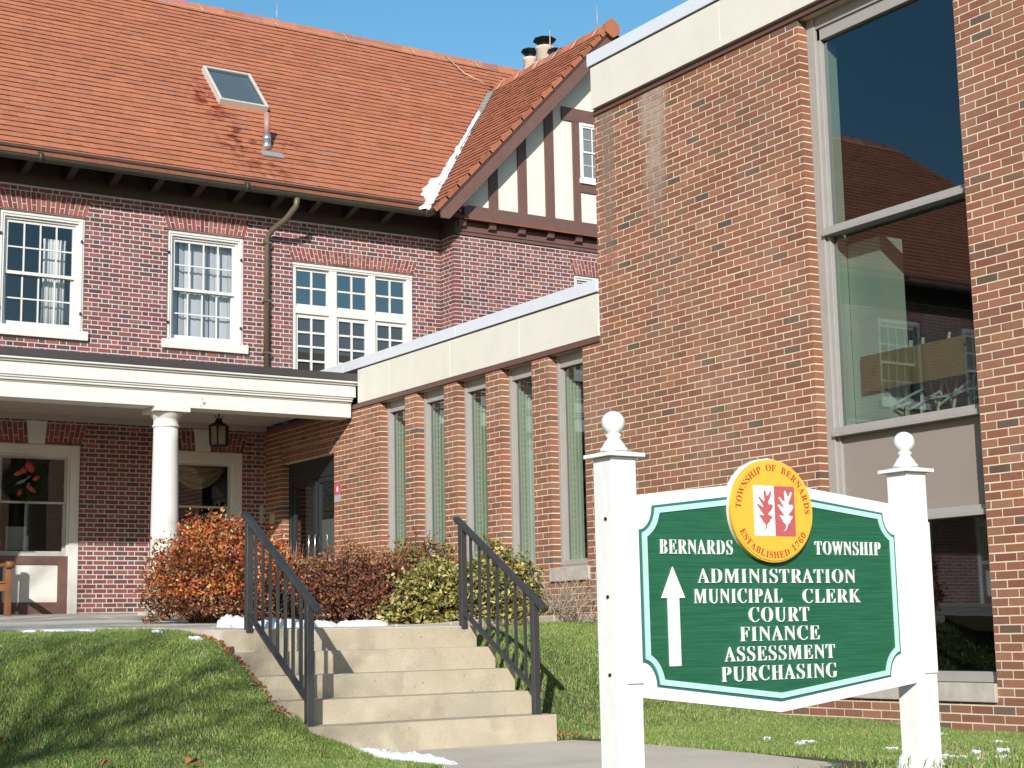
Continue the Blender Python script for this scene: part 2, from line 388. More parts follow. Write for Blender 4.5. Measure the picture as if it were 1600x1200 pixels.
for i in range(5200):
    t = rnd.random(); x = 6.6+3.1*t; y0 = 12.08+.557*(x-6.72); y = y0 + rnd.random()**1.4*3.2
    if x > 9.72: continue
    z = G(x, y)+.012+rnd.random()*.02; a = rnd.random()*6.28; l = .02+.03*rnd.random(); wd = .012
    d = Vector((math.cos(a), math.sin(a), rnd.uniform(-.4, .4)))*l; s_ = Vector((-math.sin(a), math.cos(a), rnd.uniform(-.5, .5)))*wd
    p = Vector((x, y, z)); q = rnd.choice([(1, .9, .8), (.6, .5, .5), (1.5, 1.1, .8), (2.2, 1.3, .8)])
    mm.face([p-d-s_, p+d-s_, p+d+s_, p-d+s_], q)
mm.obj('bark_mulch', M['mulch'])['kind'] = 'stuff'

# ------------------------------------------------------------------ brick walls
def vary(c, a, r): k = 1+r.uniform(-a, a); return tuple(max(.004, x*k*(1+r.uniform(-.06, .06))) for x in c)
OLD_S = [((.215, .070, .068), 5), ((.24, .092, .086), 3), ((.175, .060, .062), 3), ((.27, .10, .075), 1), ((.12, .058, .056), 1)]
OLD_H = [((.115, .078, .070), 4), ((.075, .066, .060), 2), ((.17, .070, .066), 3.4), ((.24, .10, .088), 1.4), ((.14, .10, .085), 1.5)]
NEW = [((.285, .122, .072), 5), ((.27, .110, .067), 4), ((.305, .14, .085), 2.4), ((.24, .098, .062), 2), ((.135, .095, .070), .36), ((.20, .11, .071), .8)]
def pick(tab, r):
    t = r.random()*sum(w_ for _, w_ in tab)
    for c, w_ in tab:
        t -= w_
        if t <= 0: return vary(c, .16, r)
    return vary(tab[0][0], .16, r)

def brick_wall(fr, u0, u1, v0, v1, ops, style, seed=1, edges=(), top_of=None):
    """bricks laid row by row round the openings; ops: (u0,u1,v0,v1,arch_h,splay)"""
    r = random.Random(seed); mb = MB()
    if style == 'old': ch, j, S, H, dep = .0654, .0145, .1865, .082, .01
    else: ch, j, S, H, dep = .0677, .0125, .2002, .0965, .11
    rows = int((v1-v0)/ch)+1
    for i in range(rows):
        a, b = v0+i*ch+j/2, v0+(i+1)*ch-j/2
        b = min(b, v1)
        if b-a < .015: continue
        # blocked intervals
        iv = [(u0, u1, a, b)]
        for (p, q, lo, hi, ah, sp) in ops:
            new = []
            if a >= hi-.004 and ah and a < hi+ah-.01:
                k = ((a+b)/2-hi)/ah; p2, q2 = p-sp*k, q+sp*k; lo2, hi2 = -99, 99
            else: p2, q2, lo2, hi2 = p, q, lo, hi
            for (x0, x1, y0, y1) in iv:
                if x1 <= p2 or x0 >= q2 or y1 <= lo2+.004 or y0 >= hi2-.004: new.append((x0, x1, y0, y1)); continue
                if x0 < p2: new.append((x0, p2, y0, y1))
                if x1 > q2: new.append((q2, x1, y0, y1))
                c0, c1 = max(x0, p2), min(x1, q2)
                if hi2-y0 < y1-y0-.015 and hi2 > y0 and hi2 < 50: new.append((c0, c1, hi2+.004, y1))
                elif lo2 < y1 and lo2-y0 > .015: new.append((c0, c1, y0, lo2-.004))
            iv = new
        # brick sequence
        if style == 'old':
            seq = [('S', S), ('H', H)]; off = -(S+H+2*j)/2*(i % 2)
        else:
            seq = [('S', S)]; off = -(S+j)/2*(i % 2)
        for (x0, x1, y0, y1) in iv:
            P = sum(s+j for _, s in seq)
            u = u0 + off + math.floor((x0-u0-off)/P)*P; k = 0; pend = False
            while u < x1:
                kind, L_ = seq[k % len(seq)]; k += 1
                p, q = max(u, x0), min(u+L_, x1)
                u += L_+j
                if q < x1 and x1-q < .034: q = x1
                if q-p < .022:
                    if p == x0: pend = True
                    continue
                if pend: p = x0; pend = False
                edge = (q >= x1-.02 or p <= x0+.02)
                if q > x1-.03 and q < x1: q = x1
                if p < x0+.03 and p > x0: p = x0
                col = pick(OLD_S if kind == 'S' else OLD_H, r) if style == 'old' else pick(NEW, r)
                pr = r.uniform(-.0012, .0012)
                d = dep if edge and style == 'new' else .012
                if style == 'old' and edge: d = .11
                mb.box(p, q, y0+r.uniform(-.0012, .0012), y1+r.uniform(-.0012, .0012), -d, pr, fr, col, skip=('b',))
    if style == 'old':
        for (p, q, lo, hi, ah, sp) in ops:
            if not ah: continue
            n = int(round((q-p)/.0655)); 
            for k in range(n):
                b0, b1 = lerp(p, q, k/n), lerp(p, q, (k+1)/n); t0, t1 = lerp(p-sp, q+sp, k/n), lerp(p-sp, q+sp, (k+1)/n)
                g = .0055; cut = .34 if k % 2 else .66
                for (a, b) in ((0.0, cut), (cut, 1.)):
                    a2, b2 = a+(.03 if a > 0 else .01), b-(.02 if b == 1 else .01)
                    A = (lerp(b0, t0, a2)+g, hi+ah*a2); B = (lerp(b1, t1, a2)-g, hi+ah*a2); Cc = (lerp(b1, t1, b2)-g, hi+ah*b2); D = (lerp(b0, t0, b2)+g, hi+ah*b2)
                    mb.prism([A, B, Cc, D], -.012, r.uniform(-.001, .001), fr, pick([((.235, .075, .062), 4), ((.27, .10, .078), 3), ((.19, .058, .055), 2)], r), back=False)
    return mb

def mortar(fr, u0, u1, v0, v1, ops, n, depth):
    mb = MB()
    us = sorted({u0, u1, *[o[0] for o in ops], *[o[1] for o in ops]}); vs = sorted({v0, v1, *[o[2] for o in ops], *[o[3] for o in ops]})
    us = [u for u in us if u0 <= u <= u1]; vs = [v for v in vs if v0 <= v <= v1]
    for a, b in zip(us, us[1:]):
        for c, d in zip(vs, vs[1:]):
            m_, k = (a+b)/2, (c+d)/2
            if any(o[0] < m_ < o[1] and o[2] < k < o[3] for o in ops): continue
            mb.face([fr.p(a, c, n), fr.p(b, c, n), fr.p(b, d, n), fr.p(a, d, n)], flip=fr.flip)
    for o in ops:
        a, b, c, d = o[0]-.003, o[1]+.003, max(o[2], v0), min(o[3], v1)
        mb.face([fr.p(a, c, n), fr.p(a, d, n), fr.p(a, d, -depth), fr.p(a, c, -depth)])
        mb.face([fr.p(b, c, n), fr.p(b, d, n), fr.p(b, d, -depth), fr.p(b, c, -depth)])
        mb.face([fr.p(a, d, n), fr.p(b, d, n), fr.p(b, d, -depth), fr.p(a, d, -depth)])
        mb.face([fr.p(a, c, n), fr.p(b, c, n), fr.p(b, c, -depth), fr.p(a, c, -depth)])
    return mb

YA, XB, YC, XJ = 21.92, 9.76, 21.474, 12.82
FA = F((0, YA, 0), (1, 0, 0), (0, 0, 1), (0, -1, 0))
FC = F((0, YC, 0), (1, 0, 0), (0, 0, 1), (0, -1, 0))
FJ = F((XJ, 0, 0), (0, 1, 0), (0, 0, 1), (-1, 0, 0))
FB = F((XB, 0, 0), (0, 1, 0), (0, 0, 1), (-1, 0, 0))

old = thing('brick_building', 'old red brick building with clay tile roof, white windows and porch behind the lawn', 'building')

# openings of the old facade (u0,u1,z0,z1,arch height,splay)
opsA = [(5.74, 6.957, 4.24, 5.968, .262, .09), (8.183, 9.398, 4.24, 5.968, .262, .09), (10.193, 12.312, 3.9, 5.697, .262, .09),
        (5.70, 6.963, .30, 2.685, .30, .08), (8.125, 9.40, .30, 2.685, .30, .08),
        (3.24, 4.457, 4.24, 5.968, .262, .09), (3.2, 4.46, .30, 2.685, .30, .08)]
VB = -.02
def snap(o):
    a, b, c, d, ah, sp = o
    top = VB+round((d+ah-VB)/.0654)*.0654
    return (a, b, c, d, top-d-.001, sp)
EXT = [(.80-2.44*k, 2.017-2.44*k) for k in range(4)]
for a, b in EXT: opsA += [(a, b, 4.24, 5.968, .262, .09), (a, b, .30, 2.685, .30, .08)]
opsA = [snap(o) for o in opsA]
brick_wall(FA, -8.0, XJ, VB, 6.345, opsA, 'old', 3).obj('wall_bricks', M['old_brick'], old)
mortar(FA, -8.0, XJ, VB, 6.345, opsA, -.0022, .22).obj('wall_mortar', M['old_mortar'], old)
opsC = [(15.165, 16.335, 4.3, 5.93, 2.2+57*.0654-5.93-.001+.262-.262, .09)]
opsC = [(15.165, 16.335, 4.3, 5.93, 2.2+61*.0654-5.93-.001, .09)]
brick_wall(FC, XJ, 20, 2.2, 6.345, opsC, 'old', 4).obj('gable_wall_bricks', M['old_brick'], old)
mortar(FC, XJ, 20, 2.2, 6.345, opsC, -.0022, .2).obj('gable_wall_mortar', M['old_mortar'], old)
brick_wall(FJ, YC, YA, 2.2, 6.345, [], 'old', 6).obj('return_wall_bricks', M['old_brick'], old)
mortar(FJ, YC, YA, 2.2, 6.345, [], -.0022, .1).obj('return_wall_mortar', M['old_mortar'], old)
e = MB()   # plain brick extension of the facade beyond the picture
e.box(-11, -8.0, -.4, 6.345, -.1, 0, FA); e.box(-11, -10.8, -.4, 6.345, -7, -.1, FA)
e.obj('far_wall', mat('far_brick', (.2, .07, .06), .9, noise_amt=.4, noise_scale=9), old)
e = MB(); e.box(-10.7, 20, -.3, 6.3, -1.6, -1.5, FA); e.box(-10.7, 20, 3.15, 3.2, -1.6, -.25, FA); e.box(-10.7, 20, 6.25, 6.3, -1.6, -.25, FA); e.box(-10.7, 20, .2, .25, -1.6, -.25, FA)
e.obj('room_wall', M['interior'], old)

def muntin_sash(mb, gm, fr, u0, u1, v0, v1, nx, ny, n, rail=.045, bar=.022, top=None, bottom=None, th=.035):
    top = top or rail; bottom = bottom or rail
    mb.box(u0, u0+rail, v0, v1, n-th, n, fr); mb.box(u1-rail, u1, v0, v1, n-th, n, fr)
    mb.box(u0+rail, u1-rail, v1-top, v1, n-th, n-.001, fr); mb.box(u0+rail, u1-rail, v0, v0+bottom, n-th, n-.001, fr)
    a, b, c, d = u0+rail, u1-rail, v0+bottom, v1-top
    for k in range(1, nx):
        x = lerp(a, b, k/nx); mb.box(x-bar/2, x+bar/2, c, d, n-th+.006, n-.004, fr)
    for k in range(1, ny):
        z = lerp(c, d, k/ny); mb.box(a, b, z-bar/2, z+bar/2, n-th+.008, n-.006, fr)
    pane(gm, a-.005, b+.005, c-.005, d+.005, n-th+.014, fr)

def casing(mb, fr, u0, u1, v0, v1, wd, n0, n1, sides='lrtb'):
    if 'l' in sides: mb.box(u0, u0+wd, v0, v1, n0, n1, fr)
    if 'r' in sides: mb.box(u1-wd, u1, v0, v1, n0, n1, fr)
    if 't' in sides: mb.box(u0+wd, u1-wd, v1-wd, v1, n0, n1-.002, fr)
    if 'b' in sides: mb.box(u0+wd, u1-wd, v0, v0+wd, n0, n1-.002, fr)

def blinds(fr, u0, u1, v0, v1, n, parent, seed, wd=.085, tw=35, name='vertical_blind', drop=()):
    r = random.Random(seed); mb = MB(); u = u0; k = 0
    while u < u1:
        a = R(tw+r.uniform(-14, 14)); c, s_ = math.cos(a)*wd/2, math.sin(a)*wd/2; m_ = u+wd/2
        if k not in drop:
            g = r.uniform(.8, 1.1)
            mb.face([fr.p(m_-c, v0, n-s_), fr.p(m_+c, v0, n+s_), fr.p(m_+c, v1, n+s_), fr.p(m_-c, v1, n-s_)], (g, g, g))
        u += wd*.93; k += 1
    return mb.obj(name, M['curtain'], parent)

def sash_window(fr, u0, u1, v0, v1, sill=True):
    f = MB()
    casing(f, fr, u0+.002, u1-.002, v0+.06, v1-.002, .085, -.16, -.035, 'lrt')
    casing(f, fr, u0+.03, u1-.03, v0+.06, v1-.03, .025, -.035, -.02, 'lrt')       # outer bead
    casing(f, fr, u0+.087, u1-.087, v0+.1, v1-.087, .03, -.17, -.07, 'lrt')
    f.box(u0+.002, u1-.002, v0-.002, v0+.10, -.16, -.02, fr)
    o = f.obj('window', M['white_paint'], old, bevel=.004)
    a, b = u0+.117, u1-.117; c, d = v0+.10, v1-.117; m_ = (c+d)/2
    for z0, z1, nn, t_, b_ in ((m_-.02, d, -.10, .04, .045), (c, m_+.02, -.145, .045, .075)):
        s_ = MB(); g = MB(); muntin_sash(s_, g, fr, a, b, z0, z1, 4, 2, nn, .035, .02, t_, b_)
        s_.obj('sash', M['white_paint'], o); g.obj('pane', G_A, o)
    if sill:
        q = MB(); q.box(u0-.075, u1+.055, v0-.062, v0+.072, -.16, .055, fr); q.obj('sill', M['white_paint'], o, bevel=.006)
    for z in (v0+.33, v1-.35):
        h = MB(); h.box(u1-.055, u1-.03, z-.02, z+.025, -.035, -.008, fr); h.obj('shutter_hinge', M['gutter'], o)
        h = MB(); h.box(u0+.02, u0+.04, z-.02, z+.02, -.035, -.0, fr); h.obj('shutter_hinge', M['gutter'], o)
    return o
w1 = sash_window(FA, 5.74, 6.957, 4.24, 5.968)
c_ = MB(); r = random.Random(2)
for k in range(7):
    u = 6.47+.045*k; c_.tube([FA.p(u, 4.3, -.32+.02*(k % 2)), FA.p(u+.01, 5.6, -.32), FA.p(u+.01*k*.4, 5.68, -.33)], [.032, .026, .02], 8, (1.05, 1.03, .98))
c_.obj('curtain', M['curtain'], w1)
w2 = sash_window(FA, 8.183, 9.398, 4.24, 5.968)
blinds(FA, 8.25, 9.33, 4.32, 5.86, -.25, w2, 4, .105, -12)
w0 = sash_window(FA, 3.24, 4.457, 4.24, 5.968)
for a, b in EXT: sash_window(FA, a, b, 4.24, 5.968)
blinds(FA, 3.3, 4.4, 4.32, 5.86, -.30, w0, 5)

def triple():
    f = MB(); fr = FA; u0, u1, v0, v1 = 10.195, 12.310, 3.9, 5.695
    f.box(u0, u1, v1-.075, v1, -.15, -.02, fr); f.box(u0, u1, v1-.045, v1-.02, -.02, -.005, fr)
    cols = [(10.285, 10.815), (10.985, 11.505), (11.665, 12.19)]
    xs = [u0, cols[0][0], cols[0][1], cols[1][0], cols[1][1], cols[2][0], cols[2][1], u1]
    for a, b in ((xs[0], xs[1]-.02), (xs[2]+.02, xs[3]-.02), (xs[4]+.02, xs[5]-.02), (xs[6]+.02, xs[7])):
        f.box(a, b, v0, v1-.075, -.15, -.03, fr)
    f.box(u0+.04, u1-.04, 4.90, 5.02, -.15, -.035, fr)
    o = f.obj('window', M['white_paint'], old, bevel=.004)
    t = MB(); tg = MB(); l = MB(); lg = MB(); scn = MB()
    for a, b in cols:
        muntin_sash(t, tg, fr, a-.03, b+.03, 5.0, 5.625, 2, 2, -.07, .04, .028, .05, .055)
        muntin_sash(l, lg, fr, a-.03, b+.03, 3.9, 4.91, 2, 4, -.07, .06, .03, .07, .05)
        scn.box(a+.02, b-.02, 3.9, 4.85, -.115, -.112, fr)
    t.obj('transom_sash', M['white_paint'], o); tg.obj('transom_pane', G_T, o)
    l.obj('casement_sash', M['white_paint'], o); lg.obj('pane', G_A, o); scn.obj('insect_screen', M['screen'], o)
triple()

def low_window(u0, u1, swag):
    fr = FA; f = MB(); r_ = u1-u0; v0, v1 = .335, 2.683
    casing(f, fr, u0+.002, u1-.002, v0, v1, .135, -.16, -.03, 'lrt')
    casing(f, fr, u0+.135, u1-.135, 1.12, v1-.135, .03, -.16, -.06, 'lrtb')
    o = f.obj('window', M['white_paint'], old, bevel=.004)
    k = MB(); m_ = (u0+u1)/2
    k.prism([(m_-.112, 2.69), (m_+.112, 2.69), (m_+.14, 3.01), (m_-.14, 3.01)], -.01, .035, fr); k.obj('keystone', M['white_paint'], o, bevel=.005)
    for z0, z1, nn, b_ in ((1.87, 2.52, -.09, .03), (1.15, 1.90, -.13, .07)):
        s_ = MB(); g = MB(); muntin_sash(s_, g, fr, u0+.16, u1-.16, z0, z1, 1, 1, nn, .04, .02, .03, b_)
        s_.obj('sash', M['grey_sash'], o); g.obj('pane', G_D, o)
    p = MB(); a, b = u0+.10, u1-.10
    p.box(a, b, .36, .52, -.15, -.05, fr); p.box(a, b, 1.035, 1.15, -.15, -.05, fr); p.box(a, a+.14, .52, 1.035, -.15, -.05, fr); p.box(b-.17, b, .52, 1.035, -.15, -.05, fr)
    p.obj('brown_frame', M['brown'], o)
    q = MB(); q.box(a+.14, b-.17, .52, 1.035, -.15, -.075, fr); q.obj('white_panel', M['white_paint'], o)
    if swag:
        t = MB()
        nu, nv = 24, 7
        for i in range(nu):
            for j_ in range(nv):
                def P(i, j_):
                    x = i/nu; sag = 1-(2*x-1)**2; z = 2.52-.02-j_/nv*(.05+.30*sag); return fr.p(lerp(u0+.2, u1-.2, x), z, -.24+.03*math.sin(j_*2.2)+.03*sag)
                t.face([P(i, j_), P(i+1, j_), P(i+1, j_+1), P(i, j_+1)], smooth=True)
        t.obj('swag_curtain', M['swag'], o)
    return o
lw1 = low_window(5.70, 6.963, False)
low_window(8.125, 9.40, True)
low_window(3.2, 4.46, False)
for a, b in EXT: low_window(a, b, False)
ps = MB(); ps.box(6.02, 6.30, 1.24, 1.56, -.26, -.255, FA); ps.obj('paper_sheet', M['curtain'], lw1)
ps = MB(); ps.lathe(6.28, YA+.24, [(.05, 1.22), (.052, 1.3), (.05, 1.42), (.03, 1.44)], 16, (1.2, 1.2, 1.25)); ps.obj('white_canister', M['curtain'], lw1)
# a window in the brick below the gable, cut off by the roof of the wing
sash_window(FC, 15.165, 16.335, 4.3, 5.93)

# ---- eaves
em = MB()
em.box(-11, XJ, 6.345, 6.78, -.02, .02, FA); em.box(-11.4, 12.3, 6.70, 6.74, 0.02, .58, FA)
em.box(XJ-.02, XJ+.05, 21.40, YA+.05, 6.345, 6.8); em.box(12.32, XJ, 21.06, YA, 6.70, 6.74)
em.obj('soffit', M['dark_brown'], old)
rf = MB(); rf.prism([(21.40, 6.60), (21.90, 6.47), (21.90, 6.70), (21.40, 6.70)], 0, .10, F((0, 0, 0), (0, 1, 0), (0, 0, 1), (1, 0, 0)))
rf = rf.obj('rafter_tail', M['dark_brown'], old); u = 1.568; rf.location.x = u
while u < 11.6:
    u += .632; c = rf.copy(); C.objects.link(c); c.parent = old; c.location.x = u
def halfround(mb, a, b, r_, upz=Vector((0, 0, 1)), th=.006, seg=10):
    a, b = Vector(a), Vector(b); d = (b-a).normalized(); s_ = d.cross(upz).normalized()
    ring = []
    for rr in (r_, r_-th):
        ring.append([s_*math.cos(math.pi*(1+k/seg))*rr + upz*math.sin(math.pi*(1+k/seg))*rr for k in range(seg+1)])
    for k in range(seg):
        mb.face([a+ring[0][k], a+ring[0][k+1], b+ring[0][k+1], b+ring[0][k]], smooth=True)
        mb.face([a+ring[1][k], b+ring[1][k], b+ring[1][k+1], a+ring[1][k+1]], smooth=True)
    for e_ in (0, seg): mb.face([a+ring[0][e_], b+ring[0][e_], b+ring[1][e_], a+ring[1][e_]])
gt = MB()
halfround(gt, (-11.5, 21.275, 6.575), (12.245, 21.275, 6.575), .068)
halfround(gt, (12.245, 21.31, 6.575), (12.245, 21.02, 6.575), .068)
gt.tube([(-11.5, 21.208, 6.578), (12.2, 21.208, 6.578)], .007, 6)
for k in range(8):
    x = 12.2-3.05*k; gt.tube([(x-.03, 21.275, 6.575), (x+.03, 21.275, 6.575)], .072, 14)
gt.obj('gutter', M['gutter'], old)
ds = MB()
ds.tube([(9.97, 21.28, 6.52), (9.97, 21.31, 6.40), (9.90, 21.50, 6.24), (9.78, 21.76, 6.10), (9.745, 21.855, 6.0), (9.745, 21.86, 4.0)], [.045]*6, 10)
for z in (5.9, 5.0, 4.2): ds.box(9.69, 9.80, z, z+.03, .01, .115, FA)
ds.obj('downspout', M['downspout'], old)

# ---- roof
SL = 1.05; LS = math.hypot(1, SL); EY, EZ, EX = 21.27, 6.575, 12.22
XR = 15.75; ZR = EZ + SL*(XR-EX); YR = 25.52; ZM = EZ+SL*(YR-EY)
FR = F((0, EY, EZ), (1, 0, 0), (0, 1/LS, SL/LS), (0, -SL/LS, 1/LS))        # main front slope: u = x, v up the slope
FG = F((EX, 0, EZ), (0, 1, 0), (1/LS, 0, SL/LS), (-SL/LS, 0, 1/LS))        # gable left slope: u = y
TC = [((.43, .160, .085), 6), ((.42, .150, .080), 5), ((.40, .152, .092), 4), ((.46, .175, .105), 1.5), ((.36, .15, .115), 1.6), ((.40, .22, .165), .25), ((.33, .11, .075), .5)]
def lerp3(a, b, t): return tuple(lerp(x, y, t) for x, y in zip(a, b))
def tiles(fr, vmax, ulo, uhi, seed, exp=.1485, wd=.21, dark=0):
    r = random.Random(seed); mb = MB(); n = int(vmax/exp)
    for i in range(n):
        v = i*exp; a, b = ulo(v), uhi(v); u = a - r.random()*wd
        rowc = 1+r.uniform(-.05, .05)
        wob = r.random()*9
        while u < b:
            p, q = max(u+.002, a), min(u+wd-.002, b); u += wd
            if q-p < .02: continue
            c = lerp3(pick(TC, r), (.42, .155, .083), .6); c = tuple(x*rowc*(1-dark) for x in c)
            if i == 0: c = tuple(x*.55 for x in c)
            v0 = v + r.uniform(-.004, .004) + .005*math.sin(u*1.3+wob); v1 = v+exp*1.25; h = .025 + r.uniform(-.003, .004); k = r.uniform(-.002, .002)
            P = [fr.p(p, v0, 0), fr.p(q, v0, 0), fr.p(q, v0, h+k), fr.p(p, v0, h-k), fr.p(q, v1, .004), fr.p(p, v1, .004)]
            i0 = len(mb.v); mb.v += [tuple(x) for x in P]
            for ti, idx in enumerate(((3, 2, 4, 5), (0, 1, 2, 3), (0, 3, 5), (1, 4, 2))):
                idx = [i0+t for t in idx]
                if fr.flip: idx.reverse()
                mb.f.append(idx); mb.c.append(c if ti != 1 else tuple(x*.40 for x in c)); mb.sm.append(False)  # butt edges coloured darker to draw the shadow line under each course
    return mb
vR = (YR-EY)*LS; vG = (XR-EX)*LS
def val_x(v): return EX + v/LS           # x of the valley at slope distance v (main slope)
def main_hi(v): return (val_x(v)-.03) if v < vG-.05 else 19.5
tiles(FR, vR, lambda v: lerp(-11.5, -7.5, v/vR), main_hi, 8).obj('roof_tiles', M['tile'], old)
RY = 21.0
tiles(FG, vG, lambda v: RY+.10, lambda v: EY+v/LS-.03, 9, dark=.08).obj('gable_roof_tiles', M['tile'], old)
# decking under the tiles, the far slopes and the right slope of the gable
rb = MB()
def q4(a, b, c, d, mb=rb): mb.face([a, b, c, d])
q4((-11.5, EY, EZ-.01), (XR+3.6, EY, EZ-.01), (XR+3.6, YR, ZM-.01), (-7.5, YR, ZM-.01))
q4((-7.5, YR, ZM-.01), (19.5, YR, ZM-.01), (19.5, YR+4.25, EZ), (-11.5, YR+4.25, EZ))
rb.face([(-11.5, EY, EZ-.01), (-7.5, YR, ZM-.01), (-11.5, YR+4.25, EZ)])
q4((EX, RY+.03, EZ-.01), (XR, RY+.03, ZR-.01), (XR, YR-1., ZR-.01), (EX, EY, EZ-.01))
q4((XR, RY, ZR+.01), (XR+3.6, RY, ZR-3.6*SL), (XR+3.6, YR, ZR-3.6*SL), (XR, YR-.8, ZR+.01))
rb.obj('roof_deck', mat('tile_underlay', (.22, .07, .04), .8, noise_amt=.4), old)
# rake (verge) tiles of the gable
rk = MB(); r = random.Random(3); L_ = vG; v = -.02; k = 0
while v < L_-.05:
    c = tuple(x*.76 for x in pick(TC[:3], r)); l = .30
    def P(u, vv, n): return FG.p(u, vv, n)
    a0, a1 = v, min(v+l+.03, L_); h0, h1 = .040, .022
    pts = [P(RY, a0, -.045), P(RY+.14, a0, .0), P(RY+.14, a0, h0-.02), P(RY, a0, h0), P(RY, a1, -.047), P(RY+.14, a1, 0), P(RY+.14, a1, h1-.02), P(RY, a1, h1)]
    i0 = len(rk.v); rk.v += [tuple(x) for x in pts]
    for idx in ((3, 2, 6, 7), (0, 1, 2, 3), (0, 3, 7, 4), (1, 5, 6, 2), (4, 7, 6, 5)):
        rk.f.append([i0+t for t in idx]); rk.c.append(c); rk.sm.append(False)
    v += l
rk.obj('verge_tiles', M['tile'], old)
# ridge tiles
def ridge(a, b, seed, step=.36, halfw=.12):
    a, b = Vector(a), Vector(b); d = (b-a).normalized(); s_ = d.cross(Vector((0, 0, 1))).normalized(); z = Vector((0, 0, 1))
    mb = MB(); r = random.Random(seed); L = (b-a).length; t = 0
    while t < L-.02:
        c = pick(TC[:5], r); e_ = min(t+step+.03, L)
        prof = lambda k, dz: [s_*halfw*k - z*(.145*k-dz), s_*halfw*.45*k + z*(.005+dz), z*(.025+dz), -s_*halfw*.45*k + z*(.005+dz), -s_*halfw*k - z*(.145*k-dz)]
        p0 = [a+d*t+q for q in prof(1.12, .014+r.uniform(0, .008))]; p1 = [a+d*e_+q for q in prof(.98, .0)]
        for k in range(4): mb.face([p0[k], p0[k+1], p1[k+1], p1[k]], c)
        mb.face(p0, c); mb.face(p1[::-1], c)
        t += step
    return mb
ridge((19.5, YR, ZM+.03), (-7.5, YR, ZM+.03), 4).obj('ridge_tiles', M['tile'], old)
rg = ridge((XR, RY+.03, ZR+.03), (XR, YR-.8, ZR+.03), 5, .33, .11)
c = (.37, .135, .075)
rg.prism([(-.15, -.18), (.0, -.27), (.15, -.18), (.15, -.03), (0, .09), (-.15, -.03)], 0, .08, F((XR, RY+.03, ZR+.03), (1, 0, 0), (0, 0, 1), (0, -1, 0)), c)
rg.obj('gable_ridge_tiles', M['tile'], old)
# valley: metal gutter with old grit at the top
vl = MB()
for k in range(40):
    t0, t1 = k/40*(XR-EX-.1), (k+1)/40*(XR-EX-.1); wd = .085
    for sgn in (0, 1):
        def Q(t, off):
            p = Vector((EX+t, EY+t, EZ+SL*t))
            return p + (Vector((-off, 0, 0)) if sgn == 0 else Vector((0, -off, 0))) + Vector((0, 0, .032))
        vl.face([Q(t0, 0), Q(t0, wd), Q(t1, wd), Q(t1, 0)])
vl.obj('valley_flashing', M['lead'], old)
# lightning conductor along the ridges with clips and rods
ld = MB()
off = FR.N*.06
cab = [Vector((x, YR-.17, ZM-.17*SL+.02+.006*math.sin(x*3)))+off for x in np.arange(-7.4, 16.6, .4)]
ld.tube(cab, .0085, 5)
for x in np.arange(-7, 16, 1.42):
    ld.tube([Vector((x, YR-.19, ZM-.19*SL))+off, Vector((x-.02, YR-.02, ZM+.09))], .009, 5)
for y in np.arange(21.3, 24.8, .62):
    ld.tube([(XR-.2, y, ZR-.2*SL+.06), (XR-.03, y-.02, ZR+.09)], .009, 5)
ld.tube([(15.05, YR-.1, ZM-.0), (15.2, 24.95, ZM-.48), (15.55, 24.72, ZR+.05)], .010, 5)
ld.obj('lightning_conductor', M['cable'], old)
for (x, y, z, h) in ((11.55, YR, ZM+.06, .34), (XR-.03, 21.35, ZR+.1, .36)):
    q = MB(); q.tube([(x, y, z-.06), (x, y, z+h)], [.010, .004], 6); q.obj('lightning_rod', M['cable'], old)

# ---- gable front: stucco, timbers, bargeboard, corbels
def roofz(x): return EZ + SL*((x-EX) if x < XR else (2*XR-x-EX))
g = MB(); g.prism([(12.9, 6.6), (18.6, 6.6), (18.6, roofz(18.6)-.06), (XR, ZR-.06), (12.9, roofz(12.9)-.06)], 0, .07, FC); g.obj('stucco', M['stucco'], old)
g = MB()
def stud(a, b, lo, hi=None):
    for (p, q) in ((a, b), (2*XR-b, 2*XR-a)):
        t0 = hi if hi else roofz(p)-.1; t1 = hi if hi else roofz(q)-.1
        g.prism([(p, lo), (q, lo), (q, t1), (p, t0)], .06, .098, FC)
for a, b in ((13.45, 13.625), (14.02, 14.195), (14.57, 14.75)): stud(a, b, 6.8)
stud(15.145, 15.292, 6.8, 8.575)
g.box(14.93, 2*XR-14.93, 8.575, 8.81, .06, .102, FC)
g.box(15.292, 2*XR-15.292, 7.35, 7.50, .06, .10, FC)
g.obj('timber_framing', M['brown'], old, bevel=.004)
g = MB(); g.box(12.93, 18.6, 6.585, 6.805, .02, .17, FC); g.box(12.84, 18.6, 6.345, 6.585, .0, .03, FC); g.box(12.84, 18.6, 6.40, 6.50, .03, .05, FC)
g.obj('gable_beam', M['brown'], old, bevel=.004)
for k in range(6):
    g = MB(); x = 12.86+.572*k
    g.prism([(.03, 6.43), (.12, 6.47), (.15, 6.583), (.03, 6.583)], 0, .125, F((x, YC, 0), (0, -1, 0), (0, 0, 1), (1, 0, 0)))
    g.obj('corbel', M['brown'], old, bevel=.003)
g = MB(); FV = F((0, 21.09, 0), (1, 0, 0), (0, 0, 1), (0, -1, 0))
for sgn in (1, -1):
    X = lambda x: x if sgn > 0 else 2*XR-x
    g.prism([(X(12.30), roofz(12.30)-.06), (X(XR), ZR-.06), (X(XR), ZR-.41), (X(12.50), roofz(12.50)-.41), (X(12.36), roofz(12.50)-.41)], 0, .045, FV)
    g.prism([(X(12.27), roofz(12.27)-.045), (X(XR), ZR-.045), (X(XR), ZR-.12), (X(12.31), roofz(12.31)-.12)], .045, .065, FV)
g.obj('bargeboard', M['brown'], old, bevel=.004)
g = MB()
